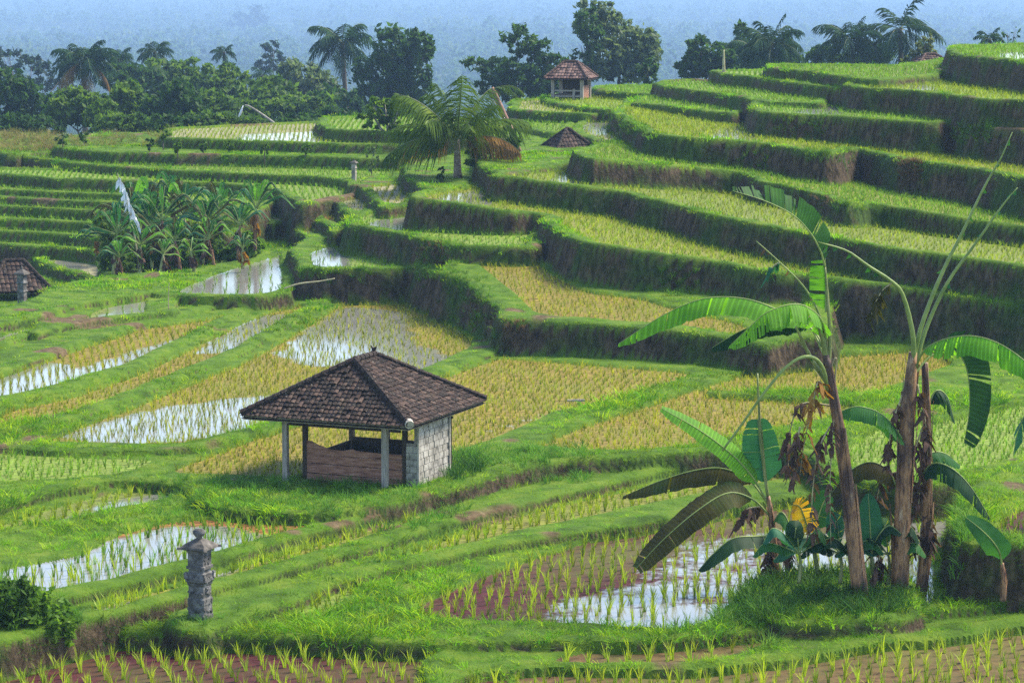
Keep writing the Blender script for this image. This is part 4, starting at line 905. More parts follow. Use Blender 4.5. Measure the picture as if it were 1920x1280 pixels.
def small_hut(x,yeave,ybase,Y,wpx,yaw,label,ridge_y,mat,openfront=True,wall=True,axis='x',rl=.3):
    k=Y/F; e=at(x,yeave,Y); b=at(x,ybase,Y); r_=at(x,ridge_y,Y)
    root=empty('field_hut',b,yaw); tag(root,label,'hut',None)
    EZ=e.z-b.z; h=wpx*k/2; me,hips,R=hip_roof(h,h,r_.z-e.z,h*rl,axis,mat,.16,.2); roof=obj('roof',me,root,(0,0,EZ))
    mb=MB(); hip_caps(mb,hips,R,.07); rc=mb.build('ridge_cap',mat,roof); tileattr(rc.data)
    q=h*.68
    for sx in (-1,1):
        for sy in (-1,1):
            m=MB(); m.box((0,0,EZ/2-.1),(.16,.16,EZ+.2)); m.build('post',M_POST,root,loc=(sx*q,sy*q,0))
    if wall:
        m=MB(); m.box((0,q,EZ*.5),(2*q-.2,.05,EZ)); m.build('back_wall',M_DARKWOOD,root)
        m=MB(); m.box((0,-q*.2,EZ*.22),(2*q-.1,1.2*q,.08)); m.build('platform',M_WOOD,root)
        for z in (.16,.42):
            m=MB(); m.box((0,-q,EZ*z),(2*q-.17,.05,.08)); m.build('rail',M_POST,root)
        m=MB(); m.box((q*.45,-q-.03,EZ*.26),(.12,.06,EZ*.5)); m.build('rail_post',M_POST,root)
        m=MB(); m.box((q,-q*.1,EZ*.35),(.05,q*1.7,EZ*.6)); m.build('side_wall',M_PLANK,root)
    return root
YH=plane_hit(SL['HB']['pl'],1070,184)[1]
small_hut(1071,146,186,YH,82,math.radians(-16),'small open hut with reddish tiled roof on the hilltop below tall trees',117,M_TILE2)
YM=122.0
small_hut(1064,284,318,YM,88,math.radians(24),'sunken hut of which only the dark pointed roof shows between terraces',243,M_TILE,wall=False,rl=.05)
small_hut(1744,121,150,150,66,math.radians(10),'brown hut roof half hidden behind the upper right terraces',103,M_TILE2,wall=False,rl=.3)
YV=plane_hit(SL['VAL']['pl'],40,560)[1]
h4=small_hut(28,540,572,104,118,math.radians(20),'dark tiled hut at the left edge behind the small stone shrine',490,M_TILE,wall=False,rl=.3)
m=MB(); k=104/F; m.box((.9,-.3,.1),(.1,1.2,.9)); m.build('brick_wall',simple('orange_brick',[(.3,(.25,.10,.05)),(.7,(.42,.20,.11))],scale=8),h4)
# ---------------------------------------------------------------- shrines
M_STONE=simple('carved_stone',[(.28,(.035,.033,.03)),(.5,(.11,.105,.10)),(.66,(.21,.205,.20)),(.8,(.34,.34,.325))],scale=7,detail=8,rough=.95,bump=.9,bscale=16)
M_STONEDARK=simple('mossy_stone',[(.3,(.05,.045,.038)),(.6,(.12,.105,.09)),(.8,(.22,.20,.17))],scale=8,detail=6,bump=.8)
def square_lathe(mb,prof,ch=.12,mi=0):
    """stack of chamfered square rings (half width, z)"""
    n=8; vs=[];fs=[]
    for w,z in prof:
        c=w*(1-ch)
        vs+=[(-c,-w,z),(c,-w,z),(w,-c,z),(w,c,z),(c,w,z),(-c,w,z),(-w,c,z),(-w,-c,z)]
    for i in range(len(prof)-1):
        for k in range(n): fs.append((i*n+k,i*n+(k+1)%n,(i+1)*n+(k+1)%n,(i+1)*n+k))
    fs.append(tuple(range(n-1,-1,-1))); fs.append(tuple((len(prof)-1)*n+k for k in range(n))); mb.add(vs,fs,mi)
def shrine():
    Y=plane_hit(SL['BANK']['pl'],376,1178)[1]; b=at(376,1178,Y); k=Y/F
    root=empty('stone_shrine',b,math.radians(-24)); tag(root,'tall grey carved stone shrine pillar with small cap roof standing on the grass bank','shrine')
    z=lambda y:(1178-y)*k
    w=lambda p:p*k*.70
    mb=MB(); square_lathe(mb,[(w(27),z(1195)),(w(27),z(1150)),(w(25),z(1147)),(w(25),z(1130)),(w(26),z(1128)),(w(26),z(1118)),(w(23.5),z(1115)),(w(23.5),z(1092)),(w(26),z(1090)),(w(26.5),z(1087))],.1)
    r=random.Random(3)
    # carved reliefs on the shaft
    for s in range(4):
        M=Matrix.Rotation(s*math.pi/2,3,'Z')
        for i in range(30):
            u=r.uniform(-.8,.8)*w(24); zz=z(r.choice((1160,1152,1140,1124,1108,1100))+r.uniform(-4,4))
            mb.box(M@Vector((u,-w(25.2),zz)),(r.uniform(.02,.07),.035,r.uniform(.02,.05)),M@Matrix.Rotation(r.uniform(-.6,.6),3,'Y'))
    mb.build('shaft',M_STONE,root)
    mb=MB(); square_lathe(mb,[(w(26),z(1087)),(w(31),z(1083)),(w(31),z(1077)),(w(27),z(1074)),(w(28),z(1068)),(w(24),z(1066)),(w(23),z(1060)),(w(28.5),z(1059)),(w(28.5),z(1054)),(w(25),z(1053))],.16)
    for s in range(4):
        M=Matrix.Rotation(s*math.pi/2,3,'Z')
        for u in (-1,1): mb.box(M@Vector((u*w(26),-w(27),z(1072))),(.08,.09,.12),M@Matrix.Rotation(.4*u,3,'Y'),taper=.6)
        for i in range(9): mb.box(M@Vector((r.uniform(-.8,.8)*w(26),-w(28.5),z(1078+r.uniform(-3,6)))),(.06,.04,.04),M@Matrix.Rotation(r.uniform(-.6,.6),3,'Y'))
    mb.build('moulding',M_STONE,root)
    mb=MB(); square_lathe(mb,[(w(24),z(1053)),(w(24),z(1028)),(w(26),z(1026)),(w(27),z(1023))],.06)
    for s in range(4):
        M=Matrix.Rotation(s*math.pi/2,3,'Z')
        for i in range(12): mb.box(M@Vector((r.uniform(-.75,.75)*w(22),-w(24.3),z(r.uniform(1032,1050)))),(.05,.025,.02),M@Matrix.Rotation(r.uniform(-.6,.6),3,'Y'))
    mb.build('niche_block',M_STONE,root)
    mb=MB(); square_lathe(mb,[(w(30),z(1023)),(w(40),z(1020)),(w(38),z(1016)),(w(28),z(1010)),(w(16),z(1005)),(w(9),z(1002))],.04)
    for s in range(4):
        M=Matrix.Rotation(s*math.pi/2+math.pi/4,3,'Z'); mb.box(M@Vector((w(53),0,z(1018.5))),(.14,.07,.04),M,taper=.7)
    cap=mb.build('cap_roof',M_STONEDARK,root)
    mb=MB(); mb.tube([(0,0,z(1003)),(0,0,z(999)),(0,0,z(997)),(0,0,z(993)),(0,0,z(988)),(0,0,z(984)),(0,0,z(982))],[.06,.055,.08,.115,.12,.08,.03],10); mb.build('finial',M_STONE,cap,True)
shrine()
def mini_shrine(x,yt,yb,Y,wpx,label,mat,capmat):
    b=at(x,yb,Y); k=Y/F; root=empty('stone_shrine',b,math.radians(-20)); tag(root,label,'shrine'); H_=(yb-yt)*k; w=wpx*k/2
    mb=MB(); square_lathe(mb,[(w*.62,-.2),(w*.62,H_*.30),(w*.75,H_*.33),(w*.62,H_*.37),(w*.60,H_*.52),(w*.78,H_*.55),(w*.66,H_*.60),(w*.62,H_*.76)],.1); mb.build('shaft',mat,root)
    mb=MB(); square_lathe(mb,[(w*.7,H_*.76),(w*1.1,H_*.78),(w*.95,H_*.82),(w*.3,H_*.90)],.05); mb.tube([(0,0,H_*.89),(0,0,H_*.95),(0,0,H_)],[w*.18,w*.22,w*.06],8); mb.build('cap_roof',capmat,root)
mini_shrine(664,297,337,plane_hit(SL['L3']['pl'],664,337)[1],12,'little whitish shrine on the far terrace, left of the thin sapling',M_PALEBARK,M_STONEDARK)
mini_shrine(42,497,570,99,22,'small grey stone shrine at the left edge in front of the dark tiled hut',M_STONE,M_STONEDARK)
# ---------------------------------------------------------------- banana plants
def banmat(name,stops,trans,rough=.6):
    m,t,out=newmat(name); c=coords(t)
    a=N(t,'ShaderNodeAttribute',attribute_name='vein').outputs['Fac']
    f=noise(t,1.6,4,c); col=ramp(t,f,stops)
    v=math_(t,'SINE',math_(t,'MULTIPLY',a,260.0)); vr=ramp(t,v,[(.0,(.78,.78,.78)),(1,(1.12,1.12,1.05))]); col=mixc(t,1.0,col,vr,'MULTIPLY')
    b=N(t,'ShaderNodeBsdfPrincipled'); b.inputs['Roughness'].default_value=rough; b.inputs['Specular IOR Level'].default_value=.10; L(t,col,b.inputs['Base Color'])
    tr=N(t,'ShaderNodeBsdfTranslucent'); L(t,mixc(t,1.0,col,(1.5,1.6,.5),'MULTIPLY'),tr.inputs[0])
    mx=N(t,'ShaderNodeMixShader'); mx.inputs[0].default_value=trans; L(t,b.outputs[0],mx.inputs[1]); L(t,tr.outputs[0],mx.inputs[2]); L(t,mx.outputs[0],out.inputs[0]); return m
BM=dict(bright=banmat('banana_leaf_bright',[(.3,(.09,.25,.02)),(.6,(.15,.36,.03)),(.8,(.22,.43,.04))],.42),
 deep=banmat('banana_leaf_deep',[(.3,(.012,.055,.010)),(.6,(.025,.10,.014)),(.8,(.05,.15,.02))],.3),
 green=banmat('banana_leaf_green',[(.3,(.025,.10,.03)),(.6,(.05,.17,.04)),(.8,(.09,.24,.06))],.35),
 dark=banmat('banana_leaf_dark',[(.3,(.008,.035,.016)),(.6,(.018,.06,.022)),(.8,(.03,.09,.03))],.25),
 teal=banmat('banana_leaf_teal',[(.3,(.02,.10,.055)),(.6,(.035,.15,.08)),(.8,(.06,.20,.11))],.3),
 olive=banmat('banana_leaf_olive',[(.3,(.035,.032,.010)),(.5,(.065,.06,.014)),(.75,(.05,.085,.02))],.3),
 yellow=banmat('banana_leaf_yellow',[(.3,(.40,.16,.01)),(.6,(.62,.36,.02)),(.8,(.5,.42,.05))],.35),
 dead=banmat('banana_leaf_dead',[(.3,(.045,.025,.018)),(.5,(.11,.06,.045)),(.75,(.26,.15,.09))],.2,.7),
 orange=banmat('banana_leaf_orange',[(.3,(.14,.06,.015)),(.55,(.36,.17,.035)),(.8,(.5,.33,.10))],.3,.7))
M_RIB=simple('banana_midrib',[(.3,(.14,.20,.045)),(.7,(.28,.34,.10))],scale=3,rough=.45)
M_RIBDRY=simple('banana_dry_midrib',[(.3,(.22,.17,.08)),(.7,(.48,.42,.24))],scale=3,rough=.6)
def stem_mat():
    m,t,out=newmat('banana_stem'); b=N(t,'ShaderNodeBsdfPrincipled'); b.inputs['Roughness'].default_value=.6
    c=coords(t,(9,9,1.3)); f=noise(t,1.0,8,c,.7)
    col=ramp(t,f,[(.33,(.02,.010,.008)),(.42,(.13,.052,.026)),(.50,(.40,.21,.09)),(.56,(.16,.07,.035)),(.64,(.50,.34,.20)),(.72,(.08,.035,.025))])
    g=ramp(t,noise(t,1.1,4,coords(t,(2,2,.8)),.6),[(.46,(0,0,0)),(.60,(.85,.85,.85))])
    col=mixc(t,g,col,(.03,.011,.013))
    L(t,col,b.inputs['Base Color']); bp=N(t,'ShaderNodeBump'); bp.inputs['Strength'].default_value=.9; bp.inputs['Distance'].default_value=.03; L(t,f,bp.inputs['Height']); L(t,bp.outputs[0],b.inputs['Normal'])
    L(t,b.outputs[0],out.inputs[0]); return m
M_STEM=stem_mat(); M_STEMGREEN=simple('banana_green_stem',[(.3,(.10,.13,.035)),(.55,(.24,.27,.09)),(.75,(.40,.36,.17))],scale=2,stretch=(5,5,.6),rough=.45)
def crv(pts,n):
    """Catmull-Rom through points"""
    P=[Vector(p) for p in pts]; P=[P[0]*2-P[1]]+P+[P[-1]*2-P[-2]]; out=[]
    segs=len(P)-3
    for i in range(n+1):
        q=i/n*segs; k=min(int(q),segs-1); f=q-k; a,b,c,d=P[k:k+4]
        out.append(.5*((2*b)+(c-a)*f+(2*a-5*b+4*c-d)*f*f+(3*b-a-3*c+d)*f**3))
    return out
class Banana:
    def __init__(s,base,label,name='banana_plant',Y=None,group='banana plants'):
        s.Y=Y if Y else plane_hit(SL['MOUND']['pl'],*base)[1]; s.k=s.Y/F; s.o=at(base[0],base[1],s.Y); s.root=empty(name,s.o); tag(s.root,label,'banana plant',group); s.n=0
    def p(s,x,y,d=0.0): return at(x,y,s.Y+d)-s.o
    def stem(s,pts,rpx,mat=None,name='stem'):
        mb=MB(); c=crv([s.p(*q) for q in pts],14); r=np.interp(np.linspace(0,1,15),np.linspace(0,1,len(rpx)),rpx)*s.k*.64
        # overlapping old sheaths give the stem steps and loose edges
        mb.tube(c,list(r),14)
        rr=random.Random(len(s.root.children)+int(pts[0][0]))
        for q_ in range(len(mb.v)):
            v_=Vector(mb.v[q_]); ax=c[min(q_//14,14)]; mb.v[q_]=tuple(ax+(v_-ax)*rr.uniform(.93,1.07))
        for i in range(22):
            a=rr.uniform(0,6.28); i0=rr.randint(0,9); kf=rr.choice((.12,.15,.2,.5,.8)); i1=min(14,i0+rr.randint(3,6)); vs=[]
            for q in range(i0,i1+1):
                t=(q-i0)/(i1-i0); R=r[q]*(1.02+kf*t*t); ww=.9*(1-t*.75)
                for w_ in (-1,0,1):
                    an=a+w_*ww*.55; vs.append(c[q]+Vector((math.cos(an),math.sin(an),0))*R*(1.0 if w_ else 1.05))
            m_=i1-i0+1; fs=[]
            for q in range(m_-1):
                for w_ in (0,1): fs.append((3*q+w_,3*q+w_+1,3*q+w_+4,3*q+w_+3))
            mb.add(vs,fs)
        return mb.build(name,mat or M_STEM,s.root,True)
    def leaf(s,pts,wpx,mat='green',t0=.15,facing='arch',droop=55,tears=.35,seed=None,rib=2.2,ribmat=None,one=None,taper=.8,curl=.25,name='leaf',end=1.0,gapmin=0):
        s.n+=1; r=random.Random((seed or 0)*31+s.n*7+int(pts[0][0])); n=44; c=crv([s.p(*q) for q in pts],n); k=s.k
        mb=MB(); mb.tube(c,[max(.3,rib*(1-.8*i/n))*k for i in range(n+1)],6,1)
        V=[];Fs=[];U=[]
        for sg in (-1,1):
            if one and sg!=one: continue
            # strips separated by tears
            i=int(t0*n); dr=0
            while i<int(end*n):
                j=i+1
                while j<n and r.random()>tears: j+=1
                j=min(j,int(end*n)); ex=(r.uniform(-.15,.35) if r.random()<.8 else r.uniform(.3,.75))*min(1,tears*2.2); gap=r.choice((.05,.1,.18,.32)) if tears>.05 else 0
                prev=None
                for q in range(i,j+1):
                    f=q-(gap if q==j else 0)+(gap if q==i else 0)
                    a=min(int(f),n-1); P=c[a].lerp(c[a+1],f-a); T=(c[a+1]-c[a]).normalized()
                    if facing=='arch': S_=T.cross(Vector((0,0,1)))
                    elif facing=='cam': S_=T.cross(Vector((0,1,.0)))
                    else: S_=T.cross(Vector(facing))
                    S_=S_.normalized() if S_.length>.02 else Vector((1,0,0))
                    Dn=Vector((0,0,-1)) if facing=='arch' else (Vector((0,-.25,-.6)) if facing=='cam' else -Vector(facing).normalized())
                    t=(q-t0*n)/max(1,(n-t0*n)); t=min(max(t,.0),1)
                    w_=wpx*k*min(1,(t/.16+.08)**.6)*(1-t**4*taper)*(1 if t<.97 else .8)
                    a0=math.radians(droop)+ex; row=[]
                    for m_ in range(5):
                        g=m_/4; aa=a0*(.55+curl*1.6*g); aa=min(aa,1.62)
                        if m_==0: pos=P
                        else: pos=pos+(S_*sg*math.cos(aa)+Dn*math.sin(aa)).normalized()*w_/4*(1+.0*g)+T*w_/4*.22
                        row.append(len(V)); V.append(pos+Vector((0,r.uniform(-1,1),r.uniform(-1,1)))*w_*.012*m_); U.append(f/n*1.0)
                    if prev:
                        for m_ in range(4): Fs.append((prev[m_],prev[m_+1],row[m_+1],row[m_]))
                    prev=row
                i=j if j>i else i+1
                if gapmin and r.random()<gapmin: i+=r.randint(1,4)
        n0=len(mb.v); mb.add(V,Fs,0)
        me=meshdata(name,mb.v,mb.f,[BM[mat],ribmat or (M_RIBDRY if mat in('dead','orange') else M_RIB)],True); me.polygons.foreach_set('material_index',mb.m)
        a=me.attributes.new('vein','FLOAT','POINT'); a.data.foreach_set('value',[0.0]*n0+U)
        o=obj(name,me,s.root); return o
    def rib(s,pts,r0,r1=.6,mat=None,shreds=0,name='bare_midrib',smat='dead'):
        mb=MB(); c=crv([s.p(*q) for q in pts],20); mb.tube(c,[(r0+(r1-r0)*i/20)*s.k for i in range(21)],6,0)
        rr=random.Random(int(pts[0][0]+pts[-1][1]))
        for i in range(shreds):
            q=rr.randint(6,19); l=rr.uniform(6,20)*s.k; a=rr.uniform(-1,1); w_=rr.uniform(2,5)*s.k; e=c[q]+Vector((a*l*.7,rr.uniform(-.5,.5)*l,-abs(l)*rr.uniform(.3,1)))
            t=(c[min(q+1,20)]-c[q]).normalized()*w_; mb.add([c[q]-t,c[q]+t,e+t*.3,c[q].lerp(e,.5)-t*1.1],[(0,1,2,3)],1)
        me=meshdata(name,mb.v,mb.f,[mat or M_RIB,BM[smat]],True); me.polygons.foreach_set('material_index',mb.m); return obj(name,me,s.root)
    def hang(s,pts,wpx,mat='dead',seed=0,n=16,name='dead_leaf'):
        """a withered leaf hanging in shreds from its midrib"""
        r=random.Random(seed+int(pts[0][0])); c=crv([s.p(*q) for q in pts],24); mb=MB(); mb.tube(c,[(2.0-1.4*i/24)*s.k for i in range(25)],6,1)
        V=[];Fs=[]
        for i in range(n*3):
            q=r.randint(3,23); l=r.uniform(.35,1.1)*wpx*s.k; a=r.uniform(0,6.28); w_=r.uniform(3,8)*s.k
            d=Vector((math.cos(a)*.75,math.sin(a)*.6,-r.uniform(.35,1.2))).normalized(); T=Vector((math.sin(a),-math.cos(a),.6)).normalized()*w_
            p0=c[q]; p1=p0+d*l*.5+Vector((0,0,.02)); p2=p0+d*l+Vector((r.uniform(-.3,.3)*l,0,-.3*l)); b=len(V)
            V+=[p0-T*.4,p0+T*.4,p1+T,p1-T*.8,p2+T*.5,p2-T*.2]; Fs+=[(b,b+1,b+2,b+3),(b+3,b+2,b+4,b+5)]
        n0=len(mb.v); mb.add(V,Fs,0)
        me=meshdata(name,mb.v,mb.f,[BM[mat],M_RIBDRY],True); me.polygons.foreach_set('material_index',mb.m)
        return obj(name,me,s.root)
# left tall plant (leaning brown stem)
A=Banana((1612,1118),'tall banana plant with leaning brown stem and big torn leaves arching left')
A.stem([(1614,1122),(1603,1030),(1590,920),(1576,820),(1560,730),(1549,665)],[25,23,20,17,14,10])
A.stem([(1552,700,.02),(1548,660,0),(1540,622,-.05),(1530,595,-.1)],[10,9,6,3],M_STEMGREEN,'leaf_sheath')
A.stem([(1552,720),(1520,670,-.1),(1492,612,-.25)],[7,6,3],M_STEMGREEN,'leaf_sheath')
A.stem([(1552,710),(1556,640),(1552,560),(1547,500)],[6,5,4,2.6],M_STEMGREEN,'petiole')
A.leaf([(1547,500),(1538,470,-.1),(1518,435,-.25),(1485,402,-.45),(1432,376,-.7),(1374,358,-1.0)],44,'deep',t0=.10,facing=(.25,-1,.55),droop=8,tears=.4,one=1,taper=.75,seed=3)
A.leaf([(1548,585),(1549,545),(1548,505),(1547,480)],32,'bright',t0=.05,facing='cam',droop=15,tears=.3,one=1,taper=.3,gapmin=.5,seed=2,end=.9)
A.rib([(1545,625),(1532,580),(1505,535),(1460,490),(1418,452)],2.8,1.0,M_RIB,4)
A.hang([(1462,492),(1450,500),(1440,520)],22,'teal',4,4,'leaf_shred')
A.leaf([(1550,640),(1540,600,-.15),(1512,575,-.35),(1480,571,-.55),(1436,587,-.75),(1400,618,-.9),(1368,648,-1.0)],44,'bright',t0=.06,facing='arch',droop=62,tears=.4,seed=4)
A.leaf([(1550,670),(1525,620,.3),(1462,583,.55),(1395,560,.7),(1320,560,.8),(1245,590,.8),(1160,644,.7)],46,'bright',t0=.22,facing='arch',droop=60,tears=.3,seed=5)
A.leaf([(1545,665),(1515,610,.5),(1460,596,.8),(1390,620,.9),(1335,652,.9)],36,'dark',t0=.25,facing='arch',droop=70,tears=.3,seed=6)
A.rib([(1552,735),(1545,695,-.2),(1528,672,-.35),(1502,670,-.5),(1470,692,-.6),(1430,740,-.7),(1390,797,-.75),(1354,845,-.8)],4.2,2.4,M_RIB,2,'rolled_leaf','green')
A.hang([(1552,745),(1535,715,-.2),(1522,770,-.3),(1508,830,-.3),(1500,890,-.3)],30,'orange',1)
A.hang([(1556,800),(1540,830,-.25),(1528,880,-.3),(1522,960,-.3),(1530,1020,-.25)],26,'dead',2)
A.hang([(1566,770),(1560,830,-.2),(1556,920,-.25),(1558,1020,-.2)],18,'dead',3)
A.hang([(1500,800,-.3),(1492,850,-.3),(1488,910,-.3)],22,'dead',5)
A.rib([(1556,690),(1568,672),(1565,720),(1563,770)],2.4,1.2,M_RIBDRY)
# right plant
B=Banana((1688,1108),'tallest banana plant with thick upright brown stem and two long bare midribs rising right')
B.stem([(1687,1115),(1690,1020),(1695,920),(1700,820),(1706,730),(1712,660)],[27,26,24,22,19,13])
B.rib([(1712,680),(1728,610),(1765,515),(1806,433),(1847,348),(1875,300),(1898,248)],5.2,.9,M_RIB,16,'bare_midrib','green')
B.rib([(1716,690),(1735,620,.1),(1776,531,.15),(1831,454,.2),(1883,381,.25),(1908,352,.25)],5.0,1.0,M_RIB,10,'bare_midrib','teal')
B.rib([(1712,690),(1712,630,-.1),(1694,556,-.2),(1672,528,-.3),(1627,498,-.4),(1587,470,-.5),(1534,454,-.6)],6,1.2,M_RIB,9,'bare_midrib','green')
B.hang([(1672,530,-.3),(1655,545,-.35),(1640,570,-.4),(1632,600,-.4)],28,'olive',3,9)
B.leaf([(1716,690),(1735,655,-.3),(1775,635,-.7),(1825,630,-1.1),(1875,645,-1.4),(1925,680,-1.7),(1965,730,-1.9)],46,'bright',t0=.18,facing='arch',droop=58,tears=.35,seed=6)
B.leaf([(1716,700),(1745,668,.2),(1785,655,.4),(1812,690,.5),(1818,760,.55),(1808,830,.55)],44,'dark',t0=.3,facing='cam',droop=18,tears=.22,one=1,seed=8,taper=.5)
B.leaf([(1705,860),(1690,820,-.1),(1655,778,-.2),(1610,762,-.3),(1572,772,-.35)],36,'green',t0=.2,facing='arch',droop=60,tears=.3,seed=9)
B.leaf([(1690,940),(1668,885,.15),(1632,866,.25),(1592,884,.3),(1558,925,.35)],40,'olive',t0=.15,facing='arch',droop=62,tears=.06,seed=10)
B.hang([(1692,740),(1672,800,-.15),(1662,880,-.2)],24,'dead',6)
B.hang([(1720,720),(1735,790,-.15),(1740,860,-.2)],22,'dead',7)
# dark stem just behind and to the right
C=Banana((1732,1098),'slimmer dark banana stem close right of the tallest one, with dark drooping leaves',Y=B.Y+.35)
C.stem([(1724,1135),(1728,1105),(1736,1000),(1738,880),(1738,780),(1734,680)],[17,16,14,13,9])
C.leaf([(1722,930),(1730,890,-.1),(1752,868,-.3),(1785,878,-.5),(1820,912,-.7),(1856,970,-.9)],36,'dark',t0=.22,facing='arch',droop=60,tears=.22,seed=11)
C.leaf([(1735,790),(1752,735,.1),(1775,742,.2),(1790,790,.2)],30,'dark',t0=.2,facing='arch',droop=70,tears=.2,seed=12)
C.leaf([(1733,880),(1745,850,.2),(1772,850,.3),(1800,872,.35)],26,'green',t0=.2,facing='arch',droop=65,tears=.3,seed=13)
C.hang([(1736,820),(1728,880,-.15),(1722,950,-.2)],24,'dead',8)
C.hang([(1738,930),(1745,985,-.1),(1742,1040,-.15)],22,'dead',9)
C.rib([(1728,900),(1700,930,-.3),(1690,980,-.35)],3,1,M_RIBDRY)
# small left plant
E=Banana((1450,1080),'short banana plant with broad olive brown drooping leaves at the left of the clump')
E.stem([(1456,1090),(1452,1040),(1447,980),(1440,930)],[13,11,9,6])
E.stem([(1440,935),(1432,870),(1425,800),(1420,700)],[5,5,4.5,2.5],M_STEMGREEN,'rolled_leaf')
E.leaf([(1436,915),(1430,870),(1424,825),(1420,785)],36,'teal',t0=.1,facing='cam',droop=12,tears=.08,taper=.6,seed=14)
E.leaf([(1438,940),(1410,893,-.1),(1370,850,-.2),(1310,805,-.3),(1240,765,-.4)],25,'bright',t0=.2,facing=(-.3,-.7,.9),droop=14,tears=.08,seed=15,taper=.6)
E.leaf([(1440,945),(1405,900,.1),(1355,878,.2),(1300,882,.25),(1235,902,.3),(1168,930,.3)],36,'olive',t0=.2,facing='arch',droop=68,tears=.10,seed=16)
E.leaf([(1442,965),(1410,935,-.3),(1365,924,-.6),(1310,955,-.9),(1245,1010,-1.1),(1193,1065,-1.2)],32,'olive',t0=.22,facing=(-.5,-.8,.55),droop=20,tears=.08,seed=17,taper=.5)
E.leaf([(1448,1005),(1415,1005,-.3),(1372,1010,-.6),(1335,1040,-.8),(1310,1068,-.9)],30,'dark',t0=.12,facing='arch',droop=50,tears=.06,seed=18)
E.leaf([(1448,985),(1465,960,-.2),(1480,985,-.3),(1482,1030,-.35)],24,'green',t0=.15,facing='arch',droop=60,tears=.1,seed=19)
E.hang([(1430,950),(1400,955,-.1),(1388,985,-.15)],30,'dead',10,10)
E.hang([(1450,1020),(1440,1050,-.1),(1435,1075,-.1)],26,'dead',12,10)
# suckers between the stems
S1=Banana((1535,1085),'low banana sucker with one yellow torn leaf between the short plant and the leaning stem')
S1.stem([(1535,1092),(1528,1040),(1520,1000)],[7,6,4],M_STEMGREEN)
S1.leaf([(1521,1010),(1510,975,-.1),(1500,950,-.15),(1487,945,-.2)],24,'yellow',t0=.1,facing='cam',droop=25,tears=.5,seed=20)
S1.leaf([(1522,1010),(1500,1010,-.2),(1475,1025,-.3),(1450,1050,-.4)],26,'teal',t0=.12,facing='arch',droop=50,tears=.05,seed=21)
S1.leaf([(1522,1005),(1535,965,.1),(1545,940,.2),(1560,930,.3)],26,'green',t0=.1,facing='cam',droop=15,tears=.08,seed=22)
S1.leaf([(1524,1020),(1545,1005,.1),(1575,1015,.15),(1595,1040,.2)],24,'dark',t0=.1,facing='arch',droop=60,tears=.08,seed=23)
S2=Banana((1640,1085),'low banana sucker with upright teal leaf between the leaning stem and the tallest stem',Y=A.Y+.4)
S2.stem([(1640,1092),(1636,1060),(1634,1030)],[7,6,4],M_STEMGREEN)
S2.leaf([(1634,1035),(1632,1000),(1630,960),(1628,925)],24,'teal',t0=.08,facing='cam',droop=12,tears=.04,seed=24)
S2.leaf([(1634,1035),(1650,1000,-.1),(1668,985,-.1),(1690,1000,-.15)],22,'dark',t0=.1,facing='arch',droop=55,tears=.1,seed=25)
S2.leaf([(1634,1040),(1615,1020,.1),(1590,1020,.2),(1565,1040,.25)],24,'dark',t0=.1,facing='arch',droop=55,tears=.1,seed=26)
S2.hang([(1650,1040),(1645,1060,-.1),(1640,1085,-.1)],24,'dead',14,9)
# sapling at the right
SAP=Banana((1884,1124),'small single-leaved banana sapling in front of the dark bank at right',Y=52.9)
SAP.stem([(1880,1126),(1882,1090),(1879,1055)],[9,8,5])
SAP.leaf([(1879,1060),(1872,1030,-.1),(1848,1000,-.2),(1812,970,-.3)],25,'green',t0=.15,facing=(-.4,-.8,.7),droop=12,tears=.03,seed=27,taper=.7)
# plant beyond the right edge: only its drooping leaves reach in
R_=Banana((1990,1010),'banana plant mostly beyond the right edge, only dark leaf tips reaching in',Y=56)
R_.stem([(1990,1015),(1988,900),(1985,780)],[18,16,12])
R_.leaf([(1985,790),(1965,755,-.1),(1935,760,-.2),(1912,800,-.3),(1900,850,-.3)],36,'teal',t0=.15,facing='arch',droop=60,tears=.3,seed=28)
R_.leaf([(1986,780),(2020,740,.1),(2060,760,.2),(2090,820,.2)],36,'green',t0=.15,facing='arch',droop=60,tears=.2,seed=29)
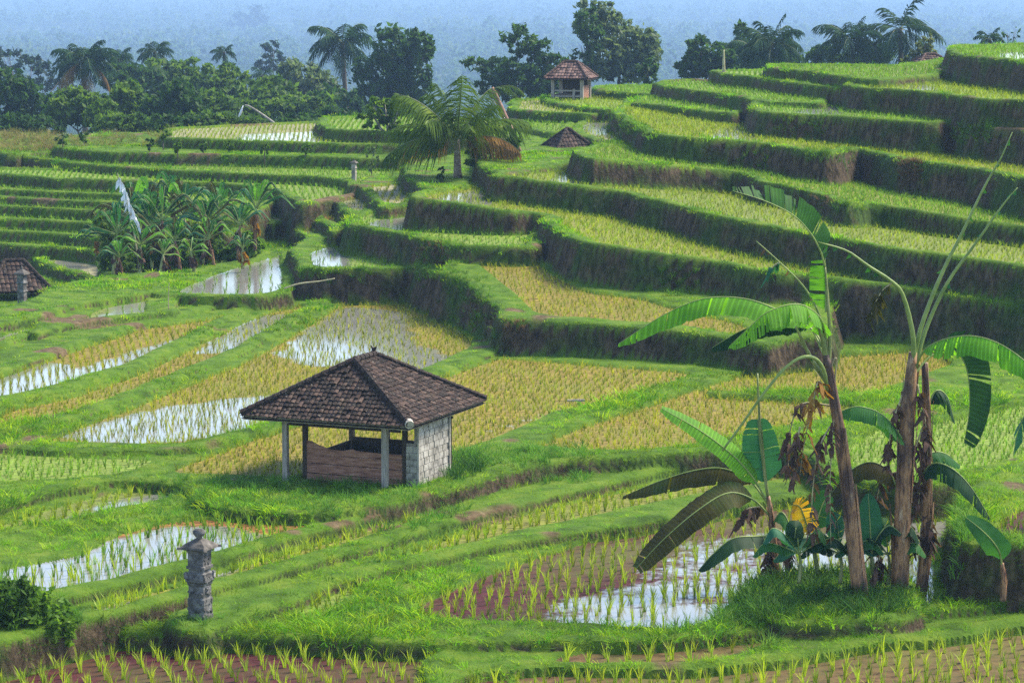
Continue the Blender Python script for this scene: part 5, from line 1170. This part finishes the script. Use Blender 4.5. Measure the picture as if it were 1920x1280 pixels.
# ---------------------------------------------------------------- banana grove in the left valley
def grove():
    r=random.Random(12)
    protos=[]
    def make(x,y,Y,hpx,seed,label,dead=False):
        b=Banana((x,y),label,Y=Y,group='banana plants of the left grove'); q=random.Random(seed)
        lean=q.uniform(-12,12); tx,ty=x+lean,y-hpx*.48
        b.stem([(x,y+4),(x+lean*.4,y-hpx*.22),(tx,ty)],[5.2,4.4,2.6],M_STEMGREEN if q.random()<.6 else M_STEM)
        nl=12
        for i in range(nl):
            a=-1.2+2.4*i/(nl-1)+q.uniform(-.35,.35); Lr=hpx*.55*q.uniform(.75,1.1); dx=math.sin(a); up_=math.cos(a)
            d=q.uniform(-.6,.6)
            p1=(tx+dx*Lr*.30,ty-up_*Lr*.42,d*.3); p2=(tx+dx*Lr*.66,ty-up_*Lr*.68,d*.7); p3=(tx+dx*Lr*1.0,ty-up_*Lr*.62+abs(dx)*Lr*.30,d)
            b.leaf([(tx,ty),p1,p2,p3],hpx*q.uniform(.026,.05),q.choice(['green','green','green','bright','dark','teal','olive']),t0=.18,facing='arch' if abs(a)>.45 else (q.uniform(-.5,.5),-1,.4),droop=50 if abs(a)>.45 else 14,tears=.3,seed=seed+i,rib=.9)
        b.hang([(tx,ty+4),(tx+q.uniform(-8,8),ty+18),(tx+q.uniform(-10,10),ty+hpx*.3)],12,'dead' if not dead else 'orange',seed,8)
        return b.root
    spots=[(186,500,108,120),(212,512,105,150),(240,505,107,190),(262,518,102,120),(285,500,106,160),(312,498,106,175),(338,505,104,110),(352,488,108,165),(380,492,106,150),(402,500,103,105),(420,478,109,160),(446,486,105,130),(478,466,106,150),(300,516,101,80),(228,524,101,85),(365,508,101,75),(455,500,101.5,70),(200,486,112,110),(330,470,113,170),(270,480,112,150)]
    desc=['at the left end of the grove, above the brown bank','with a stout green stem second from the left of the grove','under the pale hanging bag in the grove','with short stem low in the front left of the grove','with tall crown left of the grove centre','with tallest crown in the middle of the grove','short and dark in front of the grove centre','with crown spread before the dark terrace wall','right of the centre of the grove','low and leafy in the right half of the grove','tall and slender in the right half of the grove','with yellowing foliage near the right end','standing alone at the right end with two erect leaves','young sucker at the front of the grove centre','young sucker at the front left of the grove','young sucker in front right of the grove centre','young sucker near the white paddy corner','half hidden at the back left of the grove','half hidden behind the middle of the grove','half hidden behind the left half of the grove']
    for i,(x,y,Y,h) in enumerate(spots): make(x,y,Y,h,300+i*11,'banana plant '+desc[i],i%4==0)
grove()
for i,(el,b,lab,mt) in enumerate([([(215,470,34,40),(250,500,40,24),(195,430,18,24)],(225,515),'tangled undergrowth bush at the left part of the banana grove','mid'),([(310,470,40,44),(340,500,44,22),(290,500,30,22)],(320,512),'dark tangled undergrowth bush in the middle of the banana grove','dark'),
    ([(400,470,36,34),(430,492,40,18),(380,440,26,26)],(405,504),'tangled undergrowth bush at the right part of the banana grove','mid'),([(465,462,26,24),(445,480,30,18)],(460,488),'yellowish undergrowth bush at the right end of the banana grove','bush')]):
    tree('shrub',lab,el,106.5,b,mt,400+i,1500,.13,cat='bush',group='undergrowth of the banana grove',trunk_r=.04)

# tall dark grass round the foot of the clump, and more withered leaves
A.hang([(1560,760,.2),(1500,760,.2),(1478,830,.2),(1480,900,.2)],26,'dead',32,14)
B.hang([(1700,880,.2),(1655,900,.3),(1640,980,.3),(1645,1060,.3)],30,'dead',33,16)
C.hang([(1730,800),(1712,860,-.2),(1708,950,-.2),(1712,1050,-.2)],26,'dead',34,16)
E.hang([(1445,1000),(1470,1020,.1),(1490,1070,.1),(1500,1100,.1)],30,'dead',35,14)
for i,(x,y,Yd,lab) in enumerate([(1575,1088,.5,'leafy low banana shoot behind the leaning stem'),(1498,1088,.3,'dark low banana shoot beside the short plant'),(1665,1090,.6,'dark low banana shoot behind the tallest stem')]):
    q=Banana((x,y),lab,Y=A.Y+Yd); q.stem([(x,y+5),(x+3,y-30),(x,y-55)],[6,5,3],M_STEMGREEN)
    for j,a in enumerate((-1.2,-.7,-.1,.6,1.1)):
        Lr=80+12*((i+j)%3); dx,u_=math.sin(a),math.cos(a)
        q.leaf([(x,y-50),(x+dx*Lr*.4,y-50-u_*Lr*.45,-.1),(x+dx*Lr*.75,y-50-u_*Lr*.6,-.15),(x+dx*Lr,y-50-u_*Lr*.4+abs(dx)*18,-.2)],24,('dark','green','teal','dark','green')[(i+j)%5],t0=.12,facing='arch' if abs(a)>.3 else (.2,-1,.3),droop=48,tears=.1,seed=90+i*7+j,rib=1.6)
TALL=[blade_tuft('tall_grass_tuft',M_TUFT,16,.42,.018,.12,.8,160+i,4) for i in range(3)]
def tall_grass():
    r=np.random.default_rng(9); P=[];T=[];Sx=[]
    def area(x0,x1,y0,y1,n,cols,sc,slab):
        for _ in range(n):
            px,py=r.uniform(x0,x1),r.uniform(y0,y1); X,Y,z=plane_hit(SL[slab]['pl'],px,py)
            i=min(max(np.searchsorted(ys,Y),0),NR); j=min(max(np.searchsorted(us,X/Y),0),NC-1)
            if PANI[i,j]>=0: continue
            P.append((X,Y,H[i,j]-.02)); T.append(np.array(cols[r.integers(len(cols))])*r.uniform(.7,1.2)); Sx.append(sc*r.uniform(.6,1.25))
    dk=[(.035,.11,.018),(.05,.14,.02),(.03,.08,.02),(.08,.17,.03)]; br=[(.10,.26,.03),(.14,.32,.04),(.08,.20,.03),(.2,.33,.06)]
    area(1380,1700,1050,1165,420,dk,.85,'MOUND'); area(1250,1460,1120,1200,120,br,.8,'BANK')
    area(290,880,895,965,420,br,.62,'HUT'); area(830,1110,840,880,200,br,.7,'HUT'); area(840,900,860,905,40,dk,.9,'HUT')
    area(1790,1815,930,1020,40,br,.8,'RBLOCK'); area(1800,1920,985,1022,60,br,.7,'RBLOCK'); area(640,760,1110,1150,60,br,.4,'BANK'); area(0,420,1170,1215,120,br,.5,'BANK')
    area(0,120,255,290,260,[(.30,.24,.10),(.22,.17,.07),(.14,.15,.05)],1.0,'L3'); area(100,330,250,276,260,[(.26,.21,.09),(.12,.17,.04),(.2,.2,.07)],.8,'L2'); area(170,480,490,530,200,[(.10,.2,.03),(.06,.13,.03),(.2,.2,.06)],.9,'VAL')
    def onwall(x0,x1,y0,y1,n,cols,sc):
        for _ in range(n):
            h_=hit(r.uniform(x0,x1),r.uniform(y0,y1))
            if h_ is None: continue
            P.append(tuple(h_-Vector((0,0,.03)))); T.append(np.array(cols[r.integers(len(cols))])*r.uniform(.7,1.2)); Sx.append(sc*r.uniform(.6,1.25))
    wd=[(.08,.20,.015),(.12,.27,.02),(.05,.13,.012),(.17,.28,.03)]; dd=[(.16,.09,.06),(.24,.15,.10),(.09,.05,.035)]
    for q in ((1510,1602,274,312,120),(1235,1310,522,556,70),(780,872,446,532,170),(1382,1440,300,332,50),(560,700,508,534,90),(1560,1620,375,400,50),(1785,1860,236,275,80),(1140,1215,215,256,110),(1450,1550,232,262,60),(640,780,545,560,0),(840,930,520,640,120)): onwall(*q,wd,.55)
    onwall(1684,1730,302,352,160,dd,.5); onwall(790,835,455,500,60,dd,.4); onwall(945,985,605,650,60,dd,.4); onwall(1500,1600,370,400,40,dd,.35)
    for _ in range(700):
        px,py=r.uniform(20,1900),r.uniform(110,1200); h_=hit(px,py)
        if h_ is None: continue
        i=min(np.searchsorted(ys,h_.y),NR); j=min(np.searchsorted(us,h_.x/h_.y),NC-1)
        if WALL[i,j]<.5: continue
        P.append(tuple(h_)); T.append(np.array((wd+dd[:1])[r.integers(5)])*r.uniform(.5,1)); Sx.append(r.uniform(.2,.6))
    n=len(P); P=np.array(P); Sx=np.array(Sx)
    scatter('tall_grass',P,np.stack([r.normal(0,.15,n),r.normal(0,.15,n),r.random(n)*6.28],1),Sx,np.array(T),TALL)
tall_grass()
# ---------------------------------------------------------------- small things
M_BAMBOO=simple('bamboo',[(.3,(.26,.22,.11)),(.7,(.50,.45,.26))],scale=3,rough=.5)
M_WHITEPLASTIC=simple('white_plastic',[(.3,(.55,.56,.58)),(.7,(.82,.83,.85))],scale=3,rough=.4)
def pole(pts,r,label,cat,name,mat=None,Y=None,n=16):
    b=at(pts[0][0],pts[0][1],Y); root=empty(name,b); tag(root,label,cat)
    mb=MB(); c=crv([at(x,y,Y)-b for x,y in pts],n); mb.tube(c,[r*(1-.55*i/n) for i in range(n+1)],7); mb.build('pole',mat or M_BAMBOO,root,True); return root,b
Yp=150.0
r_,b_=pole([(527,243),(510,228),(486,211),(468,200),(459,197)],.075,'bent pale bamboo pole arching over the upper left paddy','pole','bent_pole',M_PALEBARK,Yp)
rg=empty('plastic_bag',at(456,198,Yp)); tag(rg,'white plastic bag dangling from the tip of the bent pole','bag')
mb=MB(); mb.tube([(0,0,0),(-.05,0,-.12),(-.13,.02,-.35),(-.22,0,-.56),(-.26,0,-.62)],[.02,.07,.12,.09,.03],8,flat=.5); mb.build('bag_skin',M_WHITEPLASTIC,rg,True)
pole([(449,243),(458,236),(470,234),(480,237)],.045,'short pale stick lying bowed at the foot of the bent pole','stick','stick',M_PALEBARK,Yp)
pole([(1357,142),(1357,118),(1357,94)],.09,'upright pale bamboo post on the right skyline terrace','post','bamboo_post',M_BAMBOO,142)
pole([(533,541),(560,532),(600,527),(628,522)],.03,'thin bamboo cane laid across the dark wall beside the white paddy','cane','bamboo_cane',M_BAMBOO,91.0)
pole([(316,580),(316,555),(317,530)],.02,'thin upright bamboo stake at the corner of the white paddy','stake','bamboo_stake',M_BAMBOO,89.0)
Yk=plane_hit(SL['HUT']['pl'],1080,754)[1]
rt=empty('plank',at(1080,752,Yk)); tag(rt,'pale plank lying in the golden paddy right of the hut','plank'); mb=MB(); mb.box((0,0,.02),(.46,.10,.05),Matrix.Rotation(.1,3,'Z')); mb.box((.05,.02,.05),(.3,.03,.015),Matrix.Rotation(.1,3,'Z')); mb.build('board',M_POST,rt)
rt=empty('cloth_strip',at(235,344,103)); tag(rt,'tattered white plastic strip hanging on a pole in the banana grove','plastic strip')
mb=MB(); q_=random.Random(5); c=crv([at(x,y,103)-at(235,344,103) for x,y in ((222,332),(232,352),(242,380),(252,402),(260,425))],16)
for i in range(70):
    k=q_.uniform(0,15.9); a=c[int(k)].lerp(c[int(k)+1],k%1); w_=q_.uniform(.03,.09); d=Vector((q_.uniform(-.16,.16),q_.uniform(-.12,.12),-q_.uniform(.1,.45))); t=Vector((w_,q_.uniform(-w_,w_),q_.uniform(-.02,.02)))
    mb.add([a-t*.5,a+t*.5,a+d*.6+t*q_.uniform(.4,1),a+d*.6-t*q_.uniform(.4,1),a+d],[(0,1,2,3),(3,2,4)])
mb.build('strip',M_WHITEPLASTIC,rt)
mb=MB(); mb.tube([at(x,y,103)-at(235,344,103) for x,y in ((220,325),(245,400),(262,500))],[.015,.03,.035],6); mb.build('pole',M_BAMBOO,rt)

# the dead palm trunk leaning behind the young palm
b=at(968,276,PY+2); rt=empty('dead_palm_trunk',b); tag(rt,'bare reddish dead palm trunk leaning left behind the young palm','dead trunk')
mb=MB(); c=crv([at(x,y,PY+2)-b for x,y in ((972,285),(962,255),(948,222),(934,190),(922,165))],12); mb.tube(c,[.14-.05*i/12 for i in range(13)],8); mb.build('trunk',simple('dead_palm',[(.3,(.14,.07,.05)),(.6,(.30,.17,.13)),(.8,(.42,.33,.28))],scale=4,bump=.5),rt,True)
for k in range(3):
    mb=MB(); frond(mb,at(926,166,PY+2)-b,-.2+.9*k,.35-.2*k,1.5,1.7,.4,77+k,Vector((.2,0,0)),18,.05,.8); mb.build('frond',[M_FROND['mid' if k<2 else 'dead'],M_RACHIS],rt)
for i,(x,y,lab,hp) in enumerate([(893,318,'banana-like shrub close right of the young palm trunk',60),(925,318,'banana-like shrub with orange withered leaf right of the young palm',75),(955,312,'dark leafy shrub at the foot of the leaning dead trunk',70)]):
    tree('shrub',lab,[(x,y-hp*.35,20,hp*.32),(x+8,y-hp*.6,14,hp*.22)],PY+.6+i*.3,(x,y),'mid' if i!=2 else 'dark',180+i,420,.14,cat='shrub',group='shrubs by the young palm',trunk_r=.04)
